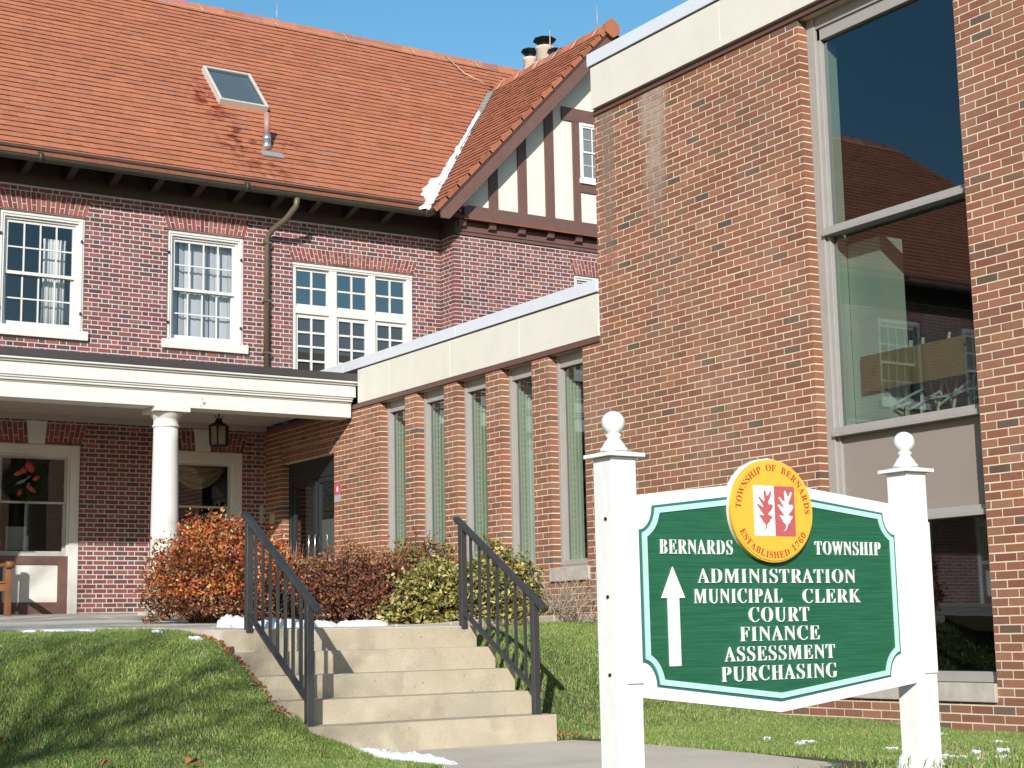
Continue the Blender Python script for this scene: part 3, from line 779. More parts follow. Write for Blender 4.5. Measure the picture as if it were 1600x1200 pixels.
for x0, x1 in ((12.33, XR), ):
    g.face([(x0, 21.09, roofz(x0)-.10), (x1, 21.09, roofz(x1)-.10), (x1, 21.45, roofz(x1)-.10), (x0, 21.45, roofz(x0)-.10)])
g.obj('gable_soffit', M['dark_brown'], old)
f = MB(); casing(f, FC, 15.292, 2*XR-15.292, 7.575, 8.573, .045, .05, .115, 'lrt'); f.box(15.27, 2*XR-15.27, 7.50, 7.59, .05, .135, FC)
o = f.obj('window', M['sign_white'], old, bevel=.003)
s_ = MB(); gg = MB(); m_ = 8.07
muntin_sash(s_, gg, FC, 15.337, 2*XR-15.337, m_-.015, 8.528, 4, 2, .095, .03, .016, .03, .03, th=.02)
muntin_sash(s_, gg, FC, 15.337, 2*XR-15.337, 7.59, m_+.015, 4, 2, .085, .03, .016, .03, .04, th=.02)
s_.obj('sash', M['sign_white'], o); gg.obj('pane', G_A, o)
s_ = MB(); s_.box(15.3, 16.2, 7.6, 8.5, .071, .073, FC); s_.obj('blind', M['interior_mid'], o)

# ---- skylight and vent pipe on the main slope
def roofp(x, v, n=0.): return FR.p(x, v, n)
F3 = F(FR.o, FR.U, FR.V, FR.N)
va, vb = (23.02-EY)*LS-.01, (23.78-EY)*LS+.0
va, vb = 2.50, 3.60
k = MB(); xa, xb2 = 9.40, 10.235
casing(k, FR, xa, xb2, va, vb, .042, .0, .12, 'lrtb')
o = k.obj('skylight', mat('skylight_frame', (.50, .48, .44), .5), old, bevel=.004)
k = MB(); pane(k, xa+.05, xb2-.05, va+.04, vb-.04, .10, FR); k.obj('pane', glass('skylight_glass', (.45, .5, .52), 1.4), o)
k = MB(); k.box(xa+.05, xb2-.05, va+.05, vb-.05, .045, .05, FR); k.obj('shade', mat('skylight_shade', (.42, .45, .46), .6), o)
pb = Vector((9.86, 22.15, EZ+SL*(22.15-EY)+.02))
k = MB(); k.tube([pb+Vector((0, 0, .18)), pb+Vector((0, 0, .56))], .05, 16); o = k.obj('vent_pipe', M['pipe'], old)
k = MB(); k.tube([pb+Vector((0, 0, -.05)), pb+Vector((0, 0, .12))], [.078, .062], 16); k.tube([pb+Vector((0, 0, .12)), pb+Vector((0, 0, .14)), pb+Vector((0, 0, .22))], [.065, .070, .058], 16); k.obj('pipe_collar', M['shiny'], o)
k = MB(); k.box(9.70, 10.06, .99, 1.13, .02, .045, FR); k.obj('flashing_plate', M['lead'], o)

# ---- chimney behind the ridge
ch = MB(); ch.box(17.9, 18.9, 26.05, 27.2, 9.0, 11.66); o = ch.obj('chimney', M['old_brick'], old)
k = MB(); k.box(17.84, 18.96, 25.99, 27.26, 11.66, 11.75); k.obj('chimney_cap', M['sign_white'], o, bevel=.01)
for (px, py, hh, rr) in ((18.08, 27.0, .30, .15), (18.2, 26.62, .44, .19), (18.2, 26.2, .06, .15)):
    k = MB(); k.lathe(px, py, [(rr, 11.75), (rr*.96, 11.75+hh-.06), (rr*1.04, 11.75+hh-.05), (rr*1.04, 11.75+hh)], 20); k.obj('chimney_pot', M['pot'], o)
    k = MB(); z0 = 11.75+hh; k.lathe(px, py, [(rr*.7, z0-.02), (rr*.72, z0+.06), (rr*1.35, z0+.15), (rr*1.25, z0+.18), (rr*.3, z0+.2)], 8, smooth=False); k.obj('chimney_cowl', M['black'], o)
k = MB(); k.tube([(18.12, 26.3, 11.75), (18.12, 26.3, 12.45)], .012, 5); k.obj('lightning_rod', M['cable'], o)

# ---- porch
po = MB()
Fp = F((0, 0, 0), (1, 0, 0), (0, 0, 1), (0, -1, 0))      # u=x v=z n=-y
def pbox(mb, x0, x1, z0, z1, yf, yb): mb.box(x0, x1, z0, z1, -yb, -yf, Fp)
xl = -8
pbox(po, xl, 9.725, 2.885, 3.075, 19.05, 19.38)
pbox(po, xl, 9.725, 3.075, 3.095, 19.035, 19.38); pbox(po, xl, 9.725, 3.095, 3.125, 19.005, 19.38); pbox(po, xl, 9.725, 3.125, 3.15, 18.985, 19.38)
pbox(po, xl, 9.755, 3.15, 3.31, 18.965, 19.38); pbox(po, xl, 9.80, 3.31, 3.335, 18.935, 19.38); pbox(po, xl, 9.83, 3.335, 3.365, 18.90, 19.38)
porch_beam = po.obj('porch_entablature', M['white_paint'], old, bevel=.004)
po = MB(); pbox(po, xl, 9.86, 3.365, 3.46, 18.885, 21.91); po.obj('porch_roof', mat('roof_flashing', (.05, .042, .042), .5), old)
po = MB(); pbox(po, xl, 9.75, 3.10, 3.14, 19.38, 21.915); pbox(po, xl, 9.75, 3.02, 3.10, 21.86, 21.918); po.obj('porch_ceiling', mat('ceiling_paint', (.42, .38, .34), .7), old)
po = MB()
def peel(x, z, s): po.prism([(x+s*math.cos(t)*(.6+.4*math.sin(3.1*t+x)), z+s*1.3*math.sin(t)*(.6+.4*math.cos(2.3*t))) for t in [i*.52 for i in range(12)]], .0005, .0015, F((0, 19.05, 0), (1, 0, 0), (0, 0, 1), (0, -1, 0)))
peel(7.62, 2.96, .035); peel(7.60, 3.01, .014); peel(7.585, 2.925, .012)
po.obj('peeled_paint', mat('bare_wood', (.30, .27, .24), .8), old)
def column(x, y=19.27):
    z0, z1 = plane(19.2)-.02, 2.884; mb = MB(); prof = []
    for k in range(13):
        t = k/12; prof.append((.178-.024*t**1.7, lerp(z0+.16, z1-.24, t)))
    mb.lathe(x, y, [(.178, z0+.15)]+prof, 40); o = mb.obj('column', M['white_paint'], old)
    mb = MB(); mb.lathe(x, y, [(.154, z1-.245), (.168, z1-.24), (.172, z1-.225), (.168, z1-.21), (.156, z1-.205), (.156, z1-.14), (.165, z1-.13), (.205, z1-.075), (.215, z1-.055)], 40)
    mb.box(x-.235, x+.235, y-.235, y+.235, z1-.055, z1-.001); mb.obj('capital', M['white_paint'], o)
    mb = MB(); mb.box(x-.24, x+.24, y-.24, y+.24, z0, z0+.07); mb.lathe(x, y, [(.225, z0+.07), (.235, z0+.09), (.225, z0+.125), (.20, z0+.135), (.19, z0+.152)], 40); mb.obj('column_base', M['white_paint'], o)
column(7.205); column(3.75); column(.3)

# ------------------------------------------------------------------ brick annex: low wing and tall wing
WY = [(17.62, 18.29), (16.64, 17.32), (15.67, 16.33), (14.69, 15.33), (13.70, 14.35)]
lowwing = thing('low_brick_wing', 'low flat-roofed brick wing with tall narrow windows and a cream fascia', 'building')
ops = [(a, b, .67, 3.1, 0, 0) for a, b in WY] + [(19.64, 21.32, .2, 2.48, 0, 0)]
VB2 = -.97
mbw = brick_wall(FB, 13.37, YA, VB2, 3.0, ops+[(19.60, 21.36, 2.48, 2.66, 0, 0)], 'new', 11)
r = random.Random(7); u = 19.60
while u < 21.34:
    for z0, z1 in ((2.485, 2.565), (2.575, 2.655)): mbw.box(u+.005, u+.062, z0, z1, -.05, r.uniform(-.001, .001), FB, pick(NEW, r))
    u += .068
mbw.obj('wall_bricks', M['new_brick'], lowwing)
mortar(FB, 13.37, YA, VB2, 3.0, ops, -.0035, .12).obj('wall_mortar', M['new_mortar'], lowwing)
tallwing = thing('tall_brick_wing', 'tall flat-roofed brick wing on the right with one floor-high window bay', 'building')
opsT = [(8.385, 10.19, -.607, 5.46, 0, 0), (2.6, 4.4, -.607, 5.46, 0, 0)]
# row heights of both walls line up: the tall wall starts one course multiple below
brick_wall(FB, 1.0, 13.37, VB2, 5.46, opsT, 'new', 12).obj('wall_bricks', M['new_brick'], tallwing)
mortar(FB, 1.0, 13.37, VB2, 5.46, opsT, -.0035, .12).obj('wall_mortar', M['new_mortar'], tallwing)
for wng, y0, y1, z in ((lowwing, 13.37, 21.93, 3.0), (tallwing, 1.0, 13.37, 5.46)):
    t = MB(); t.box(y0-.02 if wng is tallwing else y0, y1-.001, z, z+.062, -.02, .012, FB)
    t.box(y0, y1-.001, z+.0, z+.03, .012, .02, FB); t.obj('fascia_trim', M['trim_brown'], wng)
f = MB()
ys = [13.37, 14.9, 16.45, 18.0, 18.89]
for a, b in zip(ys, ys[1:]): f.box(a+.0015, b-.0015, 3.062, 3.515, -.02, .018, FB)
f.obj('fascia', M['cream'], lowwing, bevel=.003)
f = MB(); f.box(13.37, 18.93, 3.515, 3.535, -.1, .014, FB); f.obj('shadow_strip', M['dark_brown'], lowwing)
f = MB()
for a, b in ((13.37, 16.3), (16.3, 19.3), (19.3, 21.91)): f.box(a+.001, b-.001, 3.535, 3.672, -.12, .030, FB); 
f.obj('coping', M['coping'], lowwing, bevel=.004)
f = MB(); ys = [1.0, 4.5, 8.0, 11.2, 13.34]
for a, b in zip(ys, ys[1:]): f.box(a+.0015, b-.0015, 5.522, 5.985, -.02, .055, FB)
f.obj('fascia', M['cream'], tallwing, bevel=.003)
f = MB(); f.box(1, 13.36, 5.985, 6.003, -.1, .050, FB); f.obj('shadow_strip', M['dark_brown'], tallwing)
f = MB()
for a, b in ((1, 7.0), (7, 13.38)): f.box(a+.001, b-.001, 6.003, 6.145, -.12, .072, FB)
f.obj('coping', M['coping'], tallwing, bevel=.004)
# roofs and back walls
f = MB(); f.box(9.9, 12.8, 13.4, YC-.01, 3.3, 3.5); f.obj('flat_roof', M['walk'], lowwing)
f = MB(); f.box(9.9, 22, 1.0, 13.3, 5.7, 5.9); f.obj('flat_roof', M['walk'], tallwing)
f = MB(); f.box(9.95, 22, 13.27, 13.36, 3.3, 6.0); f.box(21.9, 22, 1.0, 13.3, -1.5, 5.7); f.box(9.8, 22, .9, 1.0, -1.5, 6.0); f.obj('end_wall', mat('end_brick', (.26, .1, .065), .9, noise_amt=.4, noise_scale=9), tallwing)
# interiors: floors, ceilings, back walls, window reveals
f = MB(); f.box(13.2, 13.3, 1.0, 13.3, -1, 5.7); f.box(10.1, 13.2, 1.0, 13.3, 1.28, 1.58); f.box(10.1, 13.2, 1.0, 13.3, 5.5, 5.6); f.box(9.97, 13.2, 1, 13.3, -1.0, -.9)
f.box(9.97, 13.2, 13.2, 13.26, -1, 5.5); f.obj('room', mat('tall_wing_room', (.10, .10, .10), .9), tallwing)
f = MB(); f.box(12.7, 12.8, 13.4, YC-.05, -.5, 3.3); f.box(9.9, 12.7, 13.4, YC-.05, 2.95, 3.2); f.box(9.9, 12.7, 13.4, YC-.05, .1, .2); f.obj('room', mat('low_wing_room', (.13, .12, .11), .9), lowwing)

# narrow windows
for a, b in WY:
    f = MB(); n0, n1 = -.19, -.105
    casing(f, FB, a, b, .70, 3.04, .052, n0, n1, 'lrtb'); casing(f, FB, a+.052, b-.052, .752, 2.988, .018, n0, n1-.03, 'lrt')
    f.box(a, b, 2.86, 3.04, n0, n1-.012, FB)
    o = f.obj('window', M['bronze'], lowwing, bevel=.003)
    q = MB(); pane(q, a+.05, b-.05, .75, 2.99, -.17, FB); q.obj('pane', G_B, o)
    q = MB(); q.box(a, b, .60, .70, -.19, -.11, FB); q.obj('apron_panel', M['spandrel'], o)
    q = MB(); q.box(a-.04, b+.04, .52, .667, -.19, .028, FB); q.obj('sill', M['stone'], o, bevel=.006)
    q = MB(); [q.box(b-.03, b-.01, .74, 2.86, -.25-.045*i_, -.24-.045*i_, FB) for i_ in range(4)]; q.box(b-.01, b+.03, .7, 3.04, -.42, -.19, FB); q.box(a-.03, a+.01, .7, 3.04, -.50, -.19, FB); q.box(a, b, .66, .74, -.5, -.19, FB); q.obj('reveal', M['interior_white'], o)
# tall bay
a, b = 8.385, 10.19
f = MB(); n0, n1 = -.22, -.105
f.box(b-.10, b, -.46, 5.46, n0, n1, FB); f.box(b-.14, b-.10, -.42, 5.40, n0, n1-.03, FB)
f.box(a, a+.055, -.46, 5.46, n0, n1, FB)
f.box(a, b-.1, 5.35, 5.46, n0, n1-.01, FB); f.box(a, b-.1, 5.24, 5.35, n0, n1-.03, FB)
for z in (3.415, 1.62, .83):
    f.box(a+.03, b-.10, z, z+.045, n0, n1+.035, FB); f.box(a+.03, b-.10, z+.045, z+.085, n0, n1-.005, FB)
f.box(a+.05, b-.10, -.46, -.38, n0, n1+.02, FB)
bay = f.obj('window_bay', M['bronze'], tallwing, bevel=.004)
for z0, z1 in ((3.5, 5.25), (1.70, 3.42), (-.39, .84)):
    f = MB(); pane(f, a+.05, b-.12, z0, z1, -.18, FB); f.obj('pane', G_C, bay)
f = MB(); f.box(a+.05, b-.1, .91, 1.625, -.20, -.165, FB); f.obj('spandrel', M['spandrel'], bay)
f = MB(); f.box(a, b, -.607, -.464, -.27, .03, FB); f.obj('sill', M['stone'], bay, bevel=.006)
f = MB(); f.box(b-.13, b-.07, -.4, 5.4, -.34, -.221, FB); f.obj('reveal', M['interior_white'], bay)
f = MB(); f.box(9.66, 10.06, 1.75, 3.36, -.62, -.345, FB);  f.obj('boxed_duct', M['interior_white'], bay)
f = MB(); f.box(8.62, 9.93, 2.00, 2.32, -.335, -.305, FB); f.obj('counter', M['ply'], bay)
r = random.Random(31)
for k in range(7):
    f = MB(); y = 8.50+.17*k
    f.bar(FB.p(y, 1.70, -.40), FB.p(y+r.uniform(-.12, .12), 2.42, -.52), .022, .022); f.bar(FB.p(y+.1, 1.70, -.55), FB.p(y+r.uniform(-.05, .2), 2.30, -.42), .018, .018)
    f.bar(FB.p(y-.06, 1.86+.05*(k % 3), -.39), FB.p(y+.28, 1.80+.07*(k % 2), -.39), .02, .02)
    f.obj('stacked_chair', M['interior_white'], bay)
# second bay nearer the street, outside the picture
f = MB(); f.box(2.6, 4.4, -.46, 5.46, -.27, -.2, FB); f.obj('blank_bay', M['spandrel'], tallwing)

# entrance door of the low wing under the porch
a, b = 19.64, 21.32
f = MB(); casing(f, FB, a, b, .30, 2.478, .06, -.20, -.10, 'lrt'); f.box(a, b, 2.20, 2.478, -.2, -.11, FB); f.box(20.42, 20.48, .3, 2.2, -.19, -.105, FB)
door = f.obj('entrance_door', M['door_metal'], lowwing, bevel=.003)
f = MB()
for p, q in ((a+.06, 20.42), (20.48, b-.06)): casing(f, FB, p+.005, q-.005, .33, 2.195, .07, -.18, -.12, 'lrt'); f.box(p+.075, q-.075, .33, .55, -.18, -.12, FB)
f.obj('door_leaf', M['door_metal'], door)
f = MB()
for p, q in ((a+.12, 20.36), (20.54, b-.12)):
    f = MB(); pane(f, p, q, .55, 2.13, -.15, FB); f.obj('pane', G_D, door)
f = MB()
for y in (20.36, 20.56): f.tube([FB.p(y, 1.05, -.12), FB.p(y, 1.05, -.06), FB.p(y, 1.40, -.06), FB.p(y, 1.40, -.12)], .014, 8)
f.obj('handle', M['steel'], door)
f = MB(); f.box(9.9+.02, 9.9+.04, 20.0, 20.6, .95, 1.6); f.obj('door_notice', M['interior_mid'], door)

# ------------------------------------------------------------------ steps and handrails
st = MB()
prof = [(9.85, -1.0), (9.85, -.605), (10.127, -.605), (10.127, -.441), (10.404, -.441), (10.404, -.277), (10.68, -.277), (10.68, -.113), (10.955, -.113), (10.955, .05), (11.6, .05), (11.6, -.9)]
FS = F((4.55, 0, 0), (0, 1, 0), (0, 0, 1), (1, 0, 0))
pr = [(9.85, -1.0), (9.85, -.605), (10.127, -.605), (10.127, -.441), (10.404, -.441), (10.404, -.277), (10.68, -.277), (10.68, -.113), (10.955, -.113), (10.955, .046), (10.96, .046), (10.96, -1.0)]
st.prism(pr, 0, 2.15, FS)
tag(st.obj('concrete_steps', M['concrete'], bevel=.012), 'five worn beige concrete steps between the two black handrails', 'steps')

def handrail(x, label):
    t = thing('handrail', label, 'handrail', 'black handrails on the concrete steps')
    sl_ = (.922-.181)/(11.047-9.803)
    zt = lambda y: .181+(y-9.803)*sl_-.02
    zb = lambda y: zt(y)-.685
    yf, yn = 10.965, 9.945
    for y, z0 in ((yf, .03), (yn, -.615)):
        p = MB(); p.box(x-.026, x+.026, y-.026, y+.026, z0, zt(y)-.01); p.obj('post', M['rail'], t, bevel=.004)
    p = MB(); p.bar((x, 11.06, zt(11.06)), (x, 9.79, zt(9.79)), .055, .038); p.obj('top_rail', M['rail'], t, bevel=.008)
    p = MB(); p.bar((x, yf-.02, zb(yf-.02)), (x, yn+.02, zb(yn+.02)), .045, .020); p.obj('bottom_rail', M['rail'], t, bevel=.003)
    b0 = None
    for k in range(7):
        y = lerp(yf, yn, (k+1)/8)
        if b0 is None:
            p = MB(); p.box(x-.0095, x+.0095, -.0095, .0095, 0, .675); b0 = p.obj('baluster', M['rail'], t); b0.location = (0, y, zb(y)+.004)
        else:
            c = b0.copy(); C.objects.link(c); c.parent = t; c.location = (0, y, zb(y)+.004)
    return t
handrail(4.752, 'left black steel handrail of the steps, in front of the orange shrub')
handrail(6.585, 'right black steel handrail of the steps, in front of the yellow-green shrub')

# ------------------------------------------------------------------ the sign
def B(s):
    o_ = ''
    for c in s:
        if 'A' <= c <= 'Z': o_ += chr(0x1D400+ord(c)-65)
        elif '0' <= c <= '9': o_ += chr(0x1D7CE+ord(c)-48)
        else: o_ += c
    return o_
def glyphs(s, spacing=1.):
    cu = bpy.data.curves.new('t', 'FONT'); cu.body = B(s); cu.size = 1; cu.resolution_u = 3; cu.space_character = spacing; cu.extrude = .5; cu.offset = -.010; cu.fill_mode = 'BOTH'
    ob = bpy.data.objects.new('t', cu); C.objects.link(ob); bpy.context.view_layer.update()
    me = bpy.data.meshes.new_from_object(ob.evaluated_get(bpy.context.evaluated_depsgraph_get()))
    v = [tuple(x.co) for x in me.vertices]; f_ = [list(p.vertices) for p in me.polygons]
    bpy.data.objects.remove(ob); bpy.data.curves.remove(cu); bpy.data.meshes.remove(me)
    return v, f_
def put_text(mb, s, u0, u1, v0, h, n0, n1, fr, spacing=1., emb=0.):
    v, f_ = glyphs(s, spacing)
    x0, x1 = min(p[0] for p in v), max(p[0] for p in v); cap = .676
    i0 = len(mb.v)
    for p in v:
        mb.v.append(tuple(fr.p(lerp(u0, u1, (p[0]-x0)/(x1-x0)), v0+p[1]/cap*h, n0 if p[2] < 0 else n1)))
    for q in f_: mb.f.append([i0+t for t in q]); mb.c.append((1, 1, 1)); mb.sm.append(False)

sign = thing('signboard', 'white-framed green wooden township sign with arrow and round yellow emblem between two white posts', 'sign')
YS = 6.2; FSg = F((0, YS, 0), (1, 0, 0), (0, 0, 1), (0, -1, 0))
def post(x0, zb_):
    wd = .150; p = MB(); p.box(x0, x0+wd, YS, YS+wd, zb_, .832); o = p.obj('post', M['sign_white'], sign, bevel=.004)
    cx, cy = x0+wd/2, YS+wd/2
    c = MB(); h = .108
    c.box(cx-h, cx+h, cy-h, cy+h, .832, .850); c.face([(cx-.06, cy-.06, .860), (cx+.06, cy-.06, .860), (cx+.06, cy+.06, .860), (cx-.06, cy+.06, .860)]); c.face([(cx-h+.01, cy-h+.01, .850), (cx+h-.01, cy-h+.01, .850), (cx+.06, cy-.06, .860), (cx-.06, cy-.06, .860)])
    for a_, b_ in (((1, -1), (1, 1)), ((1, 1), (-1, 1)), ((-1, 1), (-1, -1))):
        c.face([(cx+(h-.01)*a_[0], cy+(h-.01)*a_[1], .850), (cx+(h-.01)*b_[0], cy+(h-.01)*b_[1], .850), (cx+.06*b_[0], cy+.06*b_[1], .860), (cx+.06*a_[0], cy+.06*a_[1], .860)])
    c.obj('cap', M['sign_white'], o)
    c = MB(); z = .862
    pf = [(.068, z), (.070, z+.012), (.060, z+.022), (.050, z+.040), (.036, z+.058), (.030, z+.066), (.037, z+.072), (.040, z+.079), (.037, z+.086), (.028, z+.091)]
    zc = z+.091+.052; rr = .0585
    pf += [(rr*math.sin(t), zc-rr*math.cos(t)) for t in [R(30+150*k/16) for k in range(16)]] + [(.002, zc+rr)]
    c.lathe(cx, cy, pf, 32); c.obj('finial', M['sign_white'], o)
    c = MB()
    for z in (.53, .155, -.215): c.tube([(x0-.006, YS+.055, z), (x0+.01, YS+.055, z)], .009, 10)
    c.obj('bolts', M['black'], o)
post(4.570, -1.1); post(6.590, -1.0)
bt = MB(); bt.box(4.622, 4.716, -.258, .560, .0, .012, FSg); bt.obj('batten', M['sign_white'], sign, bevel=.002)
bt = MB(); bt.box(6.640, 6.736, -.268, .552, .0, .012, FSg); bt.obj('batten', M['sign_white'], sign, bevel=.002)
SX, HW = 5.600, .873
def outline(d):
    n = 10; pts = []
    hw = HW-d; ztop = lambda x: .690-.112*abs(x-SX)-d*1.006; zbot = lambda x: -.379+.120*abs(x-SX)+d*1.006
    # clockwise from top apex
    cx, cz = SX+HW, .690-.112*HW+.005; rx, rz = .083+d, .118+d
    pts.append((SX, ztop(SX)))
    def arc(cx, cz, a0, a1):
        for k in range(n+1):
            t = R(lerp(a0, a1, k/n)); pts.append((cx+rx*math.cos(t), cz+rz*math.sin(t)))
    arc(cx, cz, 180, 270); czb = -.379+.120*HW-.005
    pts_n = len(pts)
    arc(cx, czb, 90, 180); pts.append((SX, zbot(SX)))
    cx = SX-HW
    arc(cx, czb, 0, 90); arc(cx, cz, 270, 360)
    # close inset at the straight sides
    out = []
    for (x, z) in pts:
        x = max(SX-HW+d, min(SX+HW-d, x)); z = min(z, ztop(x)); z = max(z, zbot(x)); out.append((x, z))
    return out
bd = MB(); cap_ = 5.60
bpoly = [(4.7205, .647), (5.33, .714), (5.36, .76), (5.42, .815), (5.50, .85), (5.58, .862), (5.66, .85), (5.74, .815), (5.80, .76), (5.85, .716), (6.5895, .634), (6.5895, -.318), (5.60, -.432), (4.7205, -.327)]
bd.prism(bpoly, -.045, -.004, FSg); bd.obj('board', M['sign_white'], sign, bevel=.002)
bd = MB(); bd.prism(outline(0), -.004, -.0022, FSg); bd.obj('dark_border', M['deepgreen'], sign)
def ring(mb, d0, d1, n0, n1):
    A, Bq = outline(d0), outline(d1); m_ = len(A)
    for k in range(m_):
        j_ = (k+1) % m_
        a0, a1, b0, b1 = A[k], A[j_], Bq[k], Bq[j_]
        if abs(a0[0]-a1[0])+abs(a0[1]-a1[1])+abs(b0[0]-b1[0])+abs(b0[1]-b1[1]) < 1e-5: continue
        P = lambda p, n: FSg.p(p[0], p[1], n)
        mb.face([P(a0, n1), P(b0, n1), P(b1, n1), P(a1, n1)]); mb.face([P(a0, n0), P(a0, n1), P(a1, n1), P(a1, n0)]); mb.face([P(b0, n1), P(b0, n0), P(b1, n0), P(b1, n1)])
bd = MB(); ring(bd, .017, .044, -.003, .006); bd.obj('mint_border', M['mint'], sign)
bd = MB(); bd.prism(outline(.0435), -.0022, -.0006, FSg); bd.obj('green_field', M['green'], sign)
for s, x0, x1, z, h in (('BERNARDS', 4.846, 5.311, .3615, .071), ('TOWNSHIP', 5.876, 6.353, .366, .071), ('ADMINISTRATION', 5.080, 6.156, .219, .071), ('MUNICIPAL', 5.051, 5.63, .119, .071), ('CLERK', 5.775, 6.186, .116, .071),
                        ('COURT', 5.403, 5.812, .023, .073), ('FINANCE', 5.339, 5.878, -.072, .072), ('ASSESSMENT', 5.234, 5.980, -.170, .072), ('PURCHASING', 5.208, 5.991, -.268, .073)):
    tx = MB(); put_text(tx, s, x0, x1, z, h, -.001, .007, FSg, 1.12); tx.obj('lettering', M['sign_white'], sign)
ar = MB(); ar.prism([(4.885, -.183), (4.956, -.183), (4.956, .146), (4.994, .146), (4.922, .299), (4.848, .146), (4.885, .146)], -.001, .008, FSg); ar.obj('arrow', M['sign_white'], sign, bevel=.0015)
# emblem
ex, ez, erx, erz = 5.559, .5857, .2827, .2678
FE = F((0, YS-.030, 0), (1, 0, 0), (0, 0, 1), (0, -1, 0))
em = MB()
def ell(k): return [(ex+erx*k*math.cos(2*math.pi*i/64), ez+erz*k*math.sin(2*math.pi*i/64)) for i in range(64)]
em.prism(ell(.985), -.008, .008, FE)
wb = MB(); wb.prism([(x-.0, z) for x, z in ell(.97)], -.031, -.008, FE); wb.obj('emblem_backing', M['sign_white'], sign)
A, Bq = ell(.985), ell(.955)
em.prism(ell(.955), .008, .014, FE)
emb = em.obj('emblem', M['yellow'], sign)
sq = MB(); q0, q1, qz0, qz1 = 5.4292, 5.708, .4565, .7129; qm = (q0+q1)/2
sq.box(q0, qm, qz0, qz1, .014, .016, FE); sq.obj('white_panel', M['sign_white'], emb)
sq = MB(); sq.box(qm+.0005, q1, qz0, qz1, .014, .016, FE); sq.obj('red_panel', M['rose_paint'], emb)
leaf = [(445, 388), (455, 410), (463, 445), (482, 432), (498, 398), (509, 402), (503, 432), (488, 470), (470, 510), (482, 528), (504, 522), (518, 535), (512, 562), (490, 592), (466, 618), (484, 632), (508, 634), (500, 660), (482, 676), (486, 690), (466, 704), (456, 722), (450, 748), (436, 768), (414, 780), (434, 762), (442, 742), (443, 716), (432, 708), (430, 702), (404, 684), (424, 682), (408, 672), (398, 654), (379, 626), (402, 628), (432, 634), (420, 612), (402, 588), (388, 566), (366, 530), (380, 524), (404, 542), (430, 560), (420, 532), (398, 494), (378, 452), (392, 456), (412, 478), (436, 500), (440, 476), (436, 430), (434, 405)]
def leafpoly(cx0, w_):
    return [(cx0 + (x-437)/200*.141*1.0, lerp(qz1, qz0, (y-348)/478)) for x, y in leaf]
sq = MB(); sq.prism(leafpoly(q0+.0705, 1), .016, .0175, FE); sq.obj('red_oak_leaf', M['rose_paint'], emb)
sq = MB(); sq.prism(leafpoly(qm+.0705, 1), .016, .0175, FE); sq.obj('white_oak_leaf', M['sign_white'], emb)
def arc_text(s, a0, a1, rb, hf, inward):
    ws = []; gl = {}
    for c in s:
        if c == ' ': ws.append(.42); continue
        if c not in gl: gl[c] = glyphs(c)
        v = gl[c][0]; ws.append(max(p[0] for p in v)-min(p[0] for p in v)+.14)
    tot = sum(ws); t = 0; Rm = .274
    for c, w_ in zip(s, ws):
        if c != ' ':
            v, f_ = gl[c]; x0 = min(p[0] for p in v); wd = w_-.14; a = R(lerp(a0, a1, (t+w_/2)/tot)); i0 = len(et.v)
            k = hf*Rm/.676
            for p in v:
                lx = (p[0]-x0-wd/2)*k*.95; ly = p[1]*k
                sgn = -1 if inward else 1
                rr = rb*Rm + sgn*ly; tx_, tz = sgn*math.sin(a), -sgn*math.cos(a)
                X = (math.cos(a)*rr + tx_*lx)*erx/Rm; Z = (math.sin(a)*rr + tz*lx)*erz/Rm
                et.v.append(tuple(FE.p(ex+X, ez+Z, .0142 if p[2] < 0 else .0165)))
            for q in f_: et.f.append([i0+m_ for m_ in q]); et.c.append((1, 1, 1)); et.sm.append(False)
        t += w_
for args in (('TOWNSHIP', 178, 108, .765, .125, False), ('OF', 100, 82, .765, .125, False), ('BERNARDS', 74, -4, .765, .125, False), ('ESTABLISHED', 205, 295, .905, .125, True), ('1760', 300, 331, .905, .125, True)):
    et = MB(); arc_text(*args); et.obj('lettering', M['red_paint'], emb)

# the sign is built farther off, then scaled about the camera via its base
SB = Vector((5.66, 6.275, -.74)); SK = .68
def rebase(o):
    for c_o in o.children:
        c_o.data.transform(Matrix.Translation(-SB)); rebase(c_o)
rebase(sign); sign.location = SB*SK; sign.scale = (SK, SK, SK)

# ------------------------------------------------------------------ snow
def snow(cx, cy, lx, ly, h, rot, seed, zf, label, res=None, group='small patches of melting snow', ro=1.):
    n = res or 22; mb = MB(); ca, sa = math.cos(rot), math.sin(rot); idx = {}
    V = Vector
    for j_ in range(n+1):
        for i in range(n+1):
            a, b = 2*i/n-1, 2*j_/n-1
            x, y = cx+ca*a*lx-sa*b*ly, cy+sa*a*lx+ca*b*ly
            rr = math.hypot(a, b)
            edge = .74-.12*(ro-1)+ro*(.34*noise.noise(V((a*2.3+seed, b*2.3, seed)))+.16*noise.noise(V((a*7+seed, b*7, 3))))
            k = cl((edge-rr)/.30); k = k**.6
            z = h*k*(.7+.55*abs(noise.noise(V((x*14, y*14, seed))))+.25*noise.noise(V((x*40, y*40, seed)))) if k > 0 else -.03
            idx[i, j_] = len(mb.v); mb.v.append((x, y, zf(x, y)+z))
    for j_ in range(n):
        for i in range(n):
            q = [idx[i, j_], idx[i+1, j_], idx[i+1, j_+1], idx[i, j_+1]]
            mb.f.append(q); mb.c.append((1, 1, 1)); mb.sm.append(True)
    return tag(mb.obj('snow_patch', M['snow']), label, 'snow', group)
gz = lambda x, y: G(x, y)+.012
wz = lambda x, y: -.797
snow(5.35, 11.62, .55, .26, .060, .05, 1.3, pl, 'long ragged bank of snow on the landing at the top of the steps', 40)
snow(5.02, 11.9, .16, .18, .095, .3, 8.1, pl, 'heaped snow on the landing behind the left handrail', 24)
